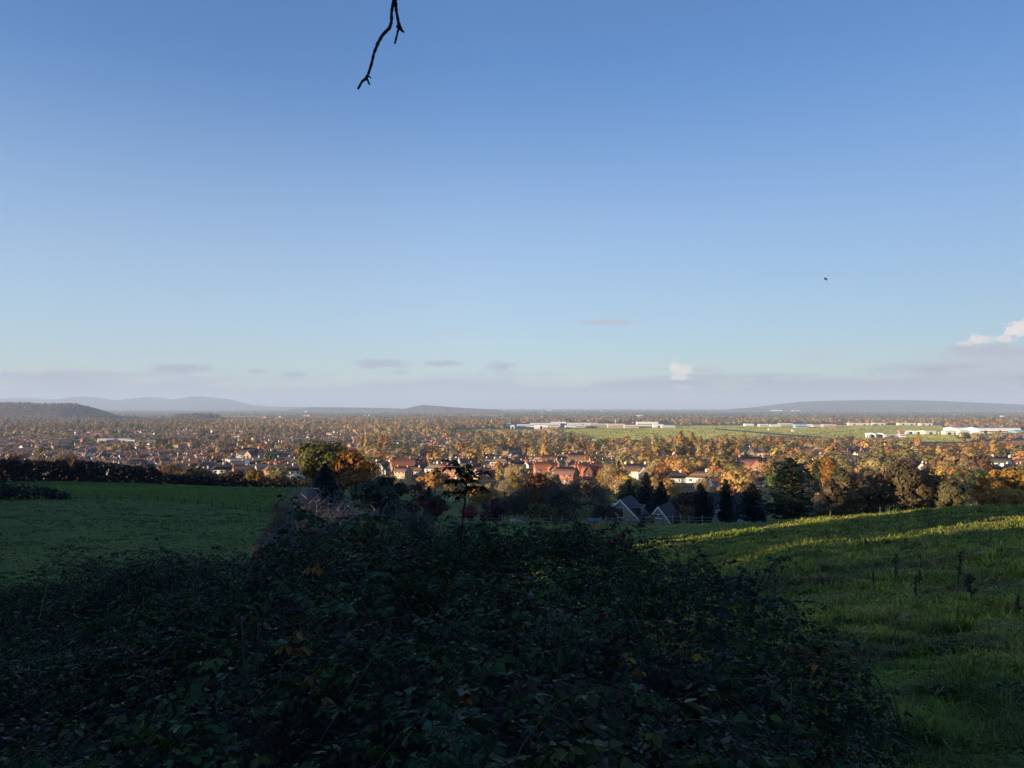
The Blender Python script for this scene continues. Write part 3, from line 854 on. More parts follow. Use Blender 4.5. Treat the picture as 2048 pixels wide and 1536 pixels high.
def make_thicket():
    rng = R(77)
    e = empty('bramble_thicket', (0, 4.0, gz(0, 4.0)))
    tag(e, 'dark waist-high bramble thicket filling the slope in front of the viewer', 'bramble thicket')
    inv = -np.array(e.location)
    q = np.linspace(-420, 1885, 240); t = np.linspace(0, 1, 70)
    Q, T = np.meshgrid(q, t, indexing='ij'); D = np.interp(Q, D_PX[:, 0], D_PX[:, 1])
    y = 1.05 + T * (D + 1.2 - 1.05); x = (Q - 1024) / F * y
    z, _ = bramble_top(x, y)
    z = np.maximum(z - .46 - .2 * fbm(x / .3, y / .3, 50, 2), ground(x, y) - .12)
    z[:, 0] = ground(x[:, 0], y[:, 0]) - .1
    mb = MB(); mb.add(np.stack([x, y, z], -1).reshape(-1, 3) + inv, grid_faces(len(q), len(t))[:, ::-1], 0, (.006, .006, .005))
    mb.build('shade_underlay', M_stem, e, smooth=True)  # near-black sheet added below the leaves, painted as the shade between them
    lm = MB(); cm = MB()
    # lower, sparser leaves inside the thicket, inner shade painted into their darker colour
    n = 34000
    y = np.sqrt(rng.uniform(1.3 ** 2, 9.2 ** 2, n)); px = rng.uniform(-160, 1890, n); x = (px - 1024) / F * y
    zt, D = bramble_top(x, y); ok = (y < D + .5); x = x[ok]; y = y[ok]; zt = zt[ok]; n = len(x)
    pos = np.stack([x, y, np.maximum(zt - .06 - rng.random(n) * .34, ground(x, y) + .04)], 1)
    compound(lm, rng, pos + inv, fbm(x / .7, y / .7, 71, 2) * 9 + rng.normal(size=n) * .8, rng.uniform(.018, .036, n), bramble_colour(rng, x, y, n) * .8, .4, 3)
    # arching leafy canes
    n = 4300
    y = np.sqrt(rng.uniform(1.35 ** 2, 9.0 ** 2, n)); px = rng.uniform(-200, 1880, n); x = (px - 1024) / F * y
    zt, D = bramble_top(x, y); ok = (y < D + .35) & (vnoise(x / .42, y / .42, 131) > .22); x = x[ok]; y = y[ok]; n = len(x)
    a = fbm(x / 1.6, y / 1.6, 141, 2) * 10 + rng.normal(size=n) * .7; L = rng.uniform(.30, .85, n); K = 13
    pk = np.where(rng.random(n) < .10, rng.uniform(.16, .34, n), rng.uniform(.0, .13, n)); s = np.linspace(0, 1, K)[None]
    bend = rng.normal(size=(n, 1)) * .6
    X = x[:, None] + np.cumsum(np.cos(a[:, None] + bend * s), 1) / K * L[:, None]; Y = np.maximum(y[:, None] + np.cumsum(np.sin(a[:, None] + bend * s), 1) / K * L[:, None], 1.15)
    Z = bramble_top(X, Y)[0] - .2 + (.2 + pk[:, None]) * np.sin(np.pi * s ** .85 * .88) - .05 * s
    Z = np.maximum(Z, ground(X, Y) + .04)
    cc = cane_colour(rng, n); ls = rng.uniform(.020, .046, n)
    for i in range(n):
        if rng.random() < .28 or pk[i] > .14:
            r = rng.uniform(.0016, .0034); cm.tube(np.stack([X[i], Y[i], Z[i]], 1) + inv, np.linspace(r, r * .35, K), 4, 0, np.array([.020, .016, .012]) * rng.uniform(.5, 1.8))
    P_ = []; A_ = []; S_ = []; C_ = []
    for k in range(2, K):
        for rep in range(2):
            m = rng.random(n) < (.66 if rep == 0 else .4)
            side = np.where((k + rep) % 2 == 0, 1.0, -1.0); az = a[m] + bend[m, 0] * k / K + side * rng.uniform(.6, 1.5, m.sum())
            sz = ls[m] * rng.uniform(.75, 1.2, m.sum()) * (1.08 - .5 * k / K)
            p = np.stack([X[m, k], Y[m, k], Z[m, k]], 1); p[:, 0] += np.cos(az) * sz * .7; p[:, 1] += np.sin(az) * sz * .7; p[:, 2] += rng.normal(size=m.sum()) * .008
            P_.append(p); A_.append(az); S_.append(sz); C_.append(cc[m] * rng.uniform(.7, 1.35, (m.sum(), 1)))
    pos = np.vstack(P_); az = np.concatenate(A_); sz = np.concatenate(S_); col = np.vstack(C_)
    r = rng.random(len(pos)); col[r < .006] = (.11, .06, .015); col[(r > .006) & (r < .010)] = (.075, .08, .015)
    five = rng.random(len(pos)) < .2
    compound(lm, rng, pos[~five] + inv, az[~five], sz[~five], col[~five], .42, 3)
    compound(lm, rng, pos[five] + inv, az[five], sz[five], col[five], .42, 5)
    lm.build('foliage', M_bramble, e)
    cm.build('canes', M_stem, e)['kind'] = 'stuff'


def cane(label, path, r=.004, leaves=10, size=.05, col=(.022, .036, .016), stem=(.022, .016, .013), seed=0, leafpts=None, name='bramble_cane', group='arching bramble canes', t0=.15):
    """path: (px,row,d) along the cane, root first"""
    rng = R(900 + seed)
    pts = np.array([at(*p) for p in path])
    s = np.linspace(0, len(pts) - 1, 26); i = np.arange(len(pts))
    c = np.stack([np.interp(s, i, pts[:, k]) for k in range(3)], 1)
    kz = np.array([1, 2, 3, 2, 1.]) / 9
    for k in range(3): c[2:-2, k] = np.convolve(c[:, k], kz, mode='valid')
    e = empty(name, c[0]); tag(e, label, 'bramble cane', group)
    mb = MB(); mb.tube(c - c[0], np.linspace(r, r * .35, len(c)), 6, 0, stem); 
    for k in range(2, len(c) - 1):       # thorns
        d = unit(rng.normal(size=3)); mb.tube([c[k] - c[0], c[k] - c[0] + d * r * 2.6], [r * .5, r * .05], 3, 0, stem)
    mb.build('stem', M_stem, e)
    if leaves:
        lm = MB()
        tt = rng.uniform(t0, 1, leaves); ii = tt * (len(c) - 1); p = np.stack([np.interp(ii, np.arange(len(c)), c[:, k]) for k in range(3)], 1) - c[0]
        az = rng.uniform(0, 6.3, leaves)
        off = np.stack([np.cos(az), np.sin(az), np.zeros(leaves)], 1) * size * .5
        compound(lm, rng, p + off, az, np.full(leaves, size) * rng.uniform(.6, 1.2, leaves), np.array(col) * rng.uniform(.6, 1.6, (leaves, 1)), .55, 3)
        lm.build('foliage', M_bramble, e)
    return e


def spray(name, label, cat, px, row, d, h, w, n, size, col, droop=.5, seed=0, nl=3, stemcol=(.03, .04, .02), group=None, root_extra=.25, shape='dome'):
    """an upright plant: a stem with side shoots and small leaves; (px,row) is its top"""
    rng = R(500 + seed)
    top = at(px, row, d); base = top - np.array([0, 0, h])
    e = empty(name, base); tag(e, label, cat, group)
    sm = MB(); sm.tube([(0, 0, -root_extra), (.01, 0, h * .5), (0, 0, h)], [.006, .004, .0015], 5, 0, stemcol)
    P_ = []; A_ = []
    ns = max(6, n // 9)
    for i in range(ns):
        t = (i + .5) / ns; z0 = h * t * .95; a = i * 2.4 + rng.normal() * .3
        ww = w / 2 * (math.sin(math.pi * min(1, .18 + .8 * (1 - t)))) if shape == 'dome' else w / 2 * (1 - t * .7)
        tip = np.array([math.cos(a) * ww, math.sin(a) * ww, z0 + h * .16]); o = np.array([0, 0, z0])
        sm.tube([o, (o + tip) / 2 + [0, 0, h * .03], tip], [.003, .002, .001], 4, 0, stemcol)
        m = max(3, n // ns)
        s = rng.uniform(.25, 1.05, m)
        P_.append(o + (tip - o) * s[:, None] + rng.normal(size=(m, 3)) * w * .04); A_.append(a + rng.normal(size=m) * 1.0)
    sm.build('stem', M_stem, e)
    pos = np.vstack(P_); az = np.concatenate(A_); m = len(pos)
    lm = MB(); compound(lm, rng, pos, az, size * rng.uniform(.6, 1.3, m), np.array(col) * rng.uniform(.6, 1.5, (m, 1)), droop, nl)
    lm.build('foliage', M_bramble, e)
    return e


# ------------------------------------------------------------------ grass
def grass_tufts(rng, x, y, h, wd, nb, col, lean=.5):
    n = len(x)
    z = ground(x, y)
    bx = np.repeat(x, nb) + rng.normal(size=n * nb) * np.repeat(wd * 3.2, nb); by = np.repeat(y, nb) + rng.normal(size=n * nb) * np.repeat(wd * 3.2, nb)
    bz = ground(bx, by) - .01
    H = np.repeat(h, nb) * rng.uniform(.5, 1.25, n * nb); W = np.repeat(wd, nb) * rng.uniform(.6, 1.3, n * nb)
    a = rng.uniform(0, 6.3, n * nb); l = rng.normal(size=n * nb) * lean + .25
    dx = np.cos(a); dy = np.sin(a)
    b0 = np.stack([bx - dy * W, by + dx * W, bz], 1); b1 = np.stack([bx + dy * W, by - dx * W, bz], 1)
    m0 = np.stack([bx + dx * l * H * .35 - dy * W * .8, by + dy * l * H * .35 + dx * W * .8, bz + H * .6], 1)
    m1 = np.stack([bx + dx * l * H * .35 + dy * W * .8, by + dy * l * H * .35 - dx * W * .8, bz + H * .6], 1)
    t = np.stack([bx + dx * l * H, by + dy * l * H, bz + H * (1 - .25 * np.abs(l))], 1)
    N_ = n * nb
    v = np.stack([b0, b1, m1, m0, t], 1).reshape(-1, 3)
    o = (np.arange(N_) * 5)[:, None]
    c = np.repeat(col, nb, 0) * rng.uniform(.65, 1.35, (N_, 1))
    mb = MB(); mb.add(v, np.array([[0, 1, 2, 3]]) + o, 0, c)
    mb.f[3].append(np.array([[3, 2, 4]]) + o); mb.m[3].append(np.zeros(N_, np.int32)); mb.c[3].append(c)
    return mb


def grass_colour(rng, x, y, n):
    f = fbm(x / 3.5, y / 3.5, 81, 3); g = fbm(x / .9, y / .9, 83, 2)
    a = np.array([.16, .215, .030]); b = np.array([.29, .30, .048]); d = np.array([.28, .23, .075]); k = np.array([.07, .105, .022])
    q = fbm(x / 1.3 + 40, y / 1.3, 85, 3)
    c = a + (b - a) * np.clip((f - .4) * 4, 0, 1)[:, None]
    c = c + (k - c) * np.clip((.45 - g) * 6, 0, .9)[:, None]
    c = c + (d - c) * np.clip((g - .62) * 6, 0, .8)[:, None]
    c = c + (np.array([.13, .10, .05]) - c) * np.clip((q - .63) * 9, 0, .7)[:, None]
    return c * 1.14 * rng.uniform(.55, 1.35, (n, 1))


def make_grass():
    rng = R(5)
    n = 84000
    y = np.exp(rng.uniform(math.log(2.2), math.log(78), n)); px = rng.uniform(1180, 2560, n); x = (px - 1024) / F * y
    D = np.interp(px, D_PX[:, 0], D_PX[:, 1]); ok = (y > D - .2) | (px > 1860)
    x, y = x[ok], y[ok]; n = len(x)
    g = fbm(x / 1.4, y / 1.4, 88, 3)
    g2 = fbm(x / .5, y / .5, 90, 2)
    h = (.03 + .10 * np.clip((g - .42) * 5, 0, 1) + .13 * np.clip((g2 - .58) * 6, 0, 1)) * rng.uniform(.6, 1.4, n) * np.clip(y / 9, .5, 1) + .0012 * y
    mb = grass_tufts(rng, x, y, h, .0024 + .00070 * y, 7, grass_colour(rng, x, y, n), .85)
    # the valley field on the other side and the field before the fence
    n = 40000
    y = np.exp(rng.uniform(math.log(34), math.log(245), n)); px = rng.uniform(-480, 1500, n); x = (px - 1024) / F * y
    ok = ~((px > 640) & (y > 138)); x, y = x[ok], y[ok]; n = len(x)
    g = fbm(x / 5, y / 5, 89, 3)
    h = (.05 + .16 * np.clip((g - .48) * 5, 0, 1)) * rng.uniform(.7, 1.3, n) + .0003 * y
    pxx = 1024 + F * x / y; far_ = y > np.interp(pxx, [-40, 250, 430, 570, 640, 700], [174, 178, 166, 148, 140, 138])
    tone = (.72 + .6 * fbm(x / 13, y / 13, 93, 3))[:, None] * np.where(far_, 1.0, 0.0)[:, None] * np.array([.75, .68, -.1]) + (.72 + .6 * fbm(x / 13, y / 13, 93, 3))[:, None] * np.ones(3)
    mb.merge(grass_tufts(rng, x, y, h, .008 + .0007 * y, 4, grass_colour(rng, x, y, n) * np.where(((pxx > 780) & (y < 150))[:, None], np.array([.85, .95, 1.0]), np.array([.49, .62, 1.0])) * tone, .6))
    tag(mb.build('grass', M_grass), 'tussocky green pasture grass on the hillside', 'grass', kind='stuff')


def dock(px, row_top, row_base, label, cat='weed', seed=0, col=(.03, .024, .016), name='dock_stalk', d=None, group='dead stalks standing in the pasture', bushy=.35, leaf=.02):
    """dead stalk with seed clusters; foot on the ground at row_base"""
    rng = R(1300 + seed)
    if d is None:
        dd = np.linspace(4, 64, 600); x = (px - 1024) / F * dd; rr = EYE - F * ground0(x, dd) / dd
        d = float(dd[np.argmin(np.abs(rr - row_base))])
    g = P(px, d); h = max(.12, (row_base - row_top) / F * d)
    e = empty(name, g); tag(e, label, cat, group)
    sm = MB(); lean = rng.normal() * .06 * h
    sm.tube([(0, 0, -.05), (lean * .4, 0, h * .5), (lean, 0, h)], [.006 + .0004 * d, .005 + .0003 * d, .003], 5, 0, col)
    pos = []
    for i in range(9):
        t = .3 + .7 * i / 9; a = rng.uniform(0, 6.3); L = h * bushy * rng.uniform(.4, 1) * (1.15 - t)
        o = np.array([lean * t, 0, h * t]); tip = o + np.array([math.cos(a) * L * .6, math.sin(a) * L * .6, L * .8])
        sm.tube([o, tip], [.003 + .0002 * d, .002], 4, 0, col)
        m = 22; s = rng.random(m); pos.append(o + (tip - o) * s[:, None] + rng.normal(size=(m, 3)) * .015 * h)
    m = 50; pos.append(np.stack([np.full(m, lean), np.zeros(m), rng.uniform(.45, 1, m) * h], 1) + rng.normal(size=(m, 3)) * .022 * h)
    pos = np.vstack(pos)
    sm.build('stem', M_stem, e)
    v, f = cards(rng, pos, rng.normal(size=(len(pos), 3)), leaf * (.6 + h * .5), 1.4)
    lm = MB(); lm.add(v, f, 0, np.array(col) * rng.uniform(.6, 1.8, (len(pos), 1)))
    lm.build('seed_heads', M_grass, e)
    return e
# ================================================================== BUILDINGS
M_wall = surf_mat('house_wall', None, .9, .22, 1.2, use_obj=True)
M_roof = surf_mat('roof_tiles', None, .85, .3, 1.6, use_obj=True)
M_white = surf_mat('white_paint', (.78, .76, .72), .6, .12, 2)
M_glass, _nt, _o = new_mat('window_glass')
_b = N(_nt, 'ShaderNodeBsdfPrincipled'); _b.inputs['Base Color'].default_value = (.03, .035, .045, 1); _b.inputs['Roughness'].default_value = .12
_nt.links.new(_b.outputs[0], _o.inputs[0])
M_brick = surf_mat('brick', (.34, .15, .085), .9, .3, 1.5)
M_slate = surf_mat('dark_slate', (.055, .05, .052), .8, .3, 2)
M_stone = surf_mat('buff_stone', (.36, .28, .20), .9, .35, 2.5)
M_metal = surf_mat('sheet_metal', None, .5, .12, .15, use_obj=True)
M_dark = surf_mat('dark_opening', (.025, .025, .028), .9, .2, .5)
M_timber = surf_mat('weathered_timber', (.25, .225, .19), .9, .35, 4)
M_wire = surf_mat('fence_post_wood', (.05, .045, .04), .9, .3, 4)

BRICK = (.40, .19, .11); RED = (.46, .17, .10); CREAM = (.62, .52, .38); RENDER = (.74, .70, .62); BUFF = (.50, .36, .23)
RF_BROWN = (.23, .13, .09); RF_RED = (.42, .15, .08); RF_GREY = (.17, .14, .13); RF_DARK = (.09, .075, .075); RF_ORANGE = (.52, .19, .07); RF_PLUM = (.24, .11, .09)


def gable_parts(w, dp, hw, hr, ov=.35, hip=0.0):
    """walls and roof of a house; ridge along X"""
    wa = MB(); ro = MB()
    if hip == 0:
        loop = [(-w / 2, -dp / 2, -1.5), (-w / 2, dp / 2, -1.5), (-w / 2, dp / 2, hw), (-w / 2, 0, hw + hr), (-w / 2, -dp / 2, hw)]
        wa.poly_prism(loop, (w, 0, 0))
        s = hr / (dp / 2); e = ov
        for sg in (-1, 1):
            y0 = sg * (dp / 2 + e); z0 = hw - e * s
            lp = [(-w / 2 - ov, y0, z0 + .02), (-w / 2 - ov, 0, hw + hr + .02), (-w / 2 - ov, 0, hw + hr + .24), (-w / 2 - ov, y0, z0 + .22)]
            ro.poly_prism(lp, (w + 2 * ov, 0, 0))
    else:
        wa.box((-w / 2, -dp / 2, -1.5), (w / 2, dp / 2, hw))
        a = [(-w / 2 - ov, -dp / 2 - ov, hw + .01), (w / 2 + ov, -dp / 2 - ov, hw + .01), (w / 2 + ov, dp / 2 + ov, hw + .01), (-w / 2 - ov, dp / 2 + ov, hw + .01)]
        rl = max(.1, w / 2 - dp / 2 * hip)
        v = a + [(-rl, 0, hw + hr), (rl, 0, hw + hr)]
        ro.add(v, [(0, 1, 5, 4), (2, 3, 4, 5), (3, 2, 1, 0)]); ro.add(v, [(1, 2, 5), (3, 0, 4)])
    return wa, ro


def chimney_mb(x, y, z0, z1, s=.55):
    c = MB(); c.box((x - s, y - s * .7, z0), (x + s, y + s * .7, z1)); c.box((x - s - .08, y - s * .7 - .08, z1 - .25), (x + s + .08, y + s * .7 + .08, z1 - .05))
    for k in (-.5, .5): c.tube([(x + k * s, y, z1), (x + k * s, y, z1 + .45)], [.14, .11], 6)
    return c


def window_mb(w, h, panes=2):
    """window facing -Y, centred at x, sill at z=0"""
    m = MB(); f = .09
    m.box((-w / 2, -.10, 0), (w / 2, -.03, f)); m.box((-w / 2, -.10, h - f), (w / 2, -.03, h))
    for k in range(panes + 1):
        x = -w / 2 + k * (w - f) / panes
        m.box((x, -.10, f), (x + f, -.03, h - f))
    m.box((-w / 2 + f, -.06, f), (w / 2 - f, -.02, h - f), 1)
    m.box((-w / 2 - .06, -.2, -.08), (w / 2 + .06, -.02, 0))
    return m


PROTO = {}


def proto(key, w, dp, hw, hr, hip=0.0, wing=None, chim=((-.42, 0),), win=2, storeys=2, door=True):
    """parts: list of (name, mesh, material slot use, local location, rotz)"""
    wa, ro = gable_parts(w, dp, hw, hr, hip=hip)
    parts = []
    wins = []
    if wing:
        for wx, ww, wl, wh, wr in wing:
            a, b = gable_parts(wl, ww, wh, wr)
            wa.merge(a.moved((wx, -dp / 2 - wl / 2 + 2.2, 0), math.pi / 2)); ro.merge(b.moved((wx, -dp / 2 - wl / 2 + 2.2, 0.03), math.pi / 2))
            yf = -dp / 2 - wl + 2.2
            for s in range(storeys): wins.append((wx, yf, .9 + s * 2.6, 1.5, 0))
    for s in range(storeys):
        for k in range(win):
            x = -w / 2 + w * (k + .5) / win
            if wing and any(abs(x - q[0]) < q[1] / 2 + .7 for q in wing): continue
            wins.append((x, -dp / 2, .9 + s * 2.6, 1.5, 0))
        wins.append((-w / 2, 0, .9 + s * 2.6, 1.1, -math.pi / 2))
    parts.append(('wall', wa.mesh(key + '_wall', M_wall), 'wall', (0, 0, 0), 0))
    parts.append(('roof', ro.mesh(key + '_roof', M_roof), 'roof', (0, 0, 0), 0))
    for cx, cyy in chim:
        c = chimney_mb(cx * w, cyy * dp, hw + hr * (.9 - 2 * abs(cyy)) - .6, hw + hr + 1.0)
        parts.append(('chimney', c.mesh(key + '_chimney', M_wall), 'wall', (0, 0, 0), 0))
    wm = window_mb(1.5, 1.25).mesh(key + '_window', [M_white, M_glass])
    for x, y, z, ww, rz in wins: parts.append(('window', wm, None, (x, y, z), rz))
    if door:
        d = MB(); d.box((-.5, -.09, 0), (.5, -.02, 2.05)); d.box((-.62, -.06, 0), (.62, -.03, 2.2))
        parts.append(('door', d.mesh(key + '_door', M_white), None, (w * .06, -dp / 2, .05), 0))
    # one plain mesh for copies too small to show parts
    one = MB(); one.merge(wa); k = MB(); k.merge(ro)
    for kk in (3, 4): k.m[kk] = [np.ones_like(a) for a in k.m[kk]]
    one.merge(k)
    PROTO[key] = dict(parts=parts, one=one, w=w, h=hw + hr, dp=dp)


proto('gable', 9.5, 7.5, 4.9, 3.0, chim=((-.45, 0), (.45, 0)), win=3)
proto('semi', 14, 8, 5.0, 3.2, hip=.8, chim=((0, 0),), win=4)
proto('bungalow', 13, 9, 2.7, 2.9, hip=.9, chim=((.2, 0),), win=3, storeys=1)
proto('villa', 11, 7.5, 5.0, 3.0, wing=((2.6, 4.6, 6.5, 4.9, 2.5),), chim=((-.44, 0), (.44, 0)), win=3)
proto('double_gable', 13, 8, 5.3, 3.6, wing=((-3.6, 4.8, 6.4, 5.3, 3.2), (3.7, 4.2, 6.0, 4.6, 2.9)), chim=((-.46, 0), (.05, 0)), win=4)
proto('cottage', 8.5, 6, 2.9, 2.8, chim=((.4, 0),), win=2, storeys=1)
proto('terrace', 30, 8, 5.0, 2.7, chim=((-.3, 0), (0, 0), (.3, 0)), win=9)
proto('long_low', 22, 8, 2.9, 2.2, chim=((.3, 0),), win=6, storeys=1)
_small_mesh = {}


def house(key, loc, rotz, wall, roof, label, group=None, sc=1.0, detail=True, name='house', cat='house'):
    pr = PROTO[key]
    if not detail:
        k = (key, wall)
        if k not in _small_mesh:
            _small_mesh[k] = pr['one'].mesh(key + '_small', [surf_cache(wall), M_roof])
        o = bpy.data.objects.new(name, _small_mesh[k]); o.location = loc; o.rotation_euler = (0, 0, rotz); o.scale = (sc,) * 3
        o.color = (*roof, 1); link(o)
        return tag(o, label, cat, group)
    e = empty(name, loc, rotz); e.scale = (sc,) * 3
    tag(e, label, cat, group)
    done = {}
    for pn, me, slot, l, rz in pr['parts']:
        o = bpy.data.objects.new(pn, me); o.location = l; o.rotation_euler = (0, 0, rz)
        if slot: o.color = (*(wall if slot == 'wall' else roof), 1)
        par = e
        if pn == 'chimney': par = done['roof']
        link(o, par); done[pn] = o
    return e


_sc = {}


def surf_cache(c):
    if c not in _sc: _sc[c] = surf_mat('wall_render', c, .9, .2, .8)
    return _sc[c]


# ------------------------------------------------------------------ the two steep gabled stone houses and the white gabled house
def bargeboards(w, hw, hr, y, t=.28, ov=.3):
    m = MB(); s = hr / (w / 2)
    for sg in (-1, 1):
        x0 = sg * (w / 2 + ov); z0 = hw - ov * s
        L = [(x0, y, z0 - .1), (0, y, hw + hr - .1), (0, y, hw + hr + t), (x0, y, z0 + t)]
        m.poly_prism(L if sg < 0 else L[::-1], (0, -.08, 0))
    return m


def steep_house(px_apex, row_apex, d, w, hw, hr, L, rz, label, kind):
    a = at(px_apex, row_apex, d)
    g = np.array([a[0], a[1], a[2] - hw - hr])
    e = empty('house', g, rz); tag(e, label, 'house')
    # gable faces -Y, ridge runs along +Y
    wa = MB(); wa.poly_prism([(-w / 2, 0, -3), (w / 2, 0, -3), (w / 2, 0, hw), (0, 0, hw + hr), (-w / 2, 0, hw)], (0, L, 0))
    wa.build('wall', M_stone, e)
    ro = MB(); s = hr / (w / 2); ov = .3
    for sg in (-1, 1):
        x0 = sg * (w / 2 + ov); z0 = hw - ov * s
        lp = [(x0, -.3, z0 + .03), (0, -.3, hw + hr + .03), (0, -.3, hw + hr + .25), (x0, -.3, z0 + .25)]
        ro.poly_prism(lp if sg < 0 else lp[::-1], (0, L + .6, 0))
    rf = ro.build('roof', M_slate, e)
    bargeboards(w, hw, hr, -.31).build('bargeboard', M_white, e)
    if kind == 1:
        wn = window_mb(1.75, 1.95, 2).build('french_window', [M_white, M_glass], e, (-.1, -.01, hw + .25))
        gl = MB()
        for k in range(1, 4): gl.box((-.8, -.115, .45 * k), (.8, -.1, .45 * k + .04))
        gl.build('glazing_bars', M_white, wn)
        # box dormer on the near slope
        dm = MB(); x1 = w / 2 * .95; z1 = hw + hr * .55
        dm.box((.9, 2.4, hw + hr * .2), (x1, 5.6, z1 + .1)); dr = dm.build('dormer', M_slate, rf)
        rt = MB(); rt.box((.5, 2.0, z1 + .28), (x1 + .4, 6.0, z1 + .36)); rt.build('dormer_roof', M_slate, rf)
        tp = MB(); tp.box((.6, 2.1, z1 + .1), (x1 + .35, 5.9, z1 + .27)); tp.build('dormer_fascia', M_white, rf)
        wd = window_mb(2.4, 1.5, 2).build('dormer_window', [M_white, M_glass], rf, (x1 + .02, 4.0, z1 - 1.65)); wd.rotation_euler = (0, 0, math.pi / 2)
        ld = MB(); ld.box((-2.5, 2.6, hw + hr * .4), (-1.3, 4.0, z1 + .5)); ld.build('dormer', M_white, rf)
    else:
        window_mb(1.9, .75, 2).build('window', [M_white, M_glass], e, (-.05, -.01, hw + hr - 2.05))
    return e


steep_house(1240.5, 1001, 158, 7.4, 3.0, 3.6, 9, math.radians(-22), 'steep stone gabled house with french window and white box dormer behind fence', 1)
steep_house(1317, 1015, 151, 5.0, 1.9, 3.1, 8, math.radians(-26), 'small steep stone gable with wide white window behind fence', 2)


def white_gables():
    d = 172; a = at(1456, 987, d); hw, hr = 2.2, 5.4
    e = empty('house', (a[0], a[1], a[2] - hw - hr)); tag(e, 'dark roofed house with two steep white gables half hidden by conifers', 'house')
    wa, ro = gable_parts(13.5, 8, hw, hr); wa.build('wall', M_brick, e); rf = ro.build('roof', M_slate, e)
    for x, w_, r_ in ((-3.15, 3.4, 4.9), (3.05, 5.2, 4.5)):
        m = MB(); m.poly_prism([(x - w_ / 2, -5.2, -2), (x + w_ / 2, -5.2, -2), (x + w_ / 2, -5.2, hw), (x, -5.2, hw + r_), (x - w_ / 2, -5.2, hw)], (0, 3, 0))
        gb = m.build('gable', M_white, e)
        r = MB(); s = r_ / (w_ / 2)
        for sg in (-1, 1):
            x0 = x + sg * (w_ / 2 + .2); z0 = hw - .2 * s
            lp = [(x0, -5.1, z0 + .04), (x, -5.1, hw + r_ + .04), (x, -5.1, hw + r_ + .2), (x0, -5.1, z0 + .2)]
            r.poly_prism(lp if sg < 0 else lp[::-1], (0, 4.5, 0))
        r.build('gable_roof', M_slate, gb)
        window_mb(1.3, 1.1, 2).build('window', [M_white, M_glass], gb, (x, -5.21, hw + .6))
    MBc = chimney_mb(1.0, 0, hw + hr - .5, hw + hr + .9); MBc.build('chimney', M_brick, rf)


white_gables()

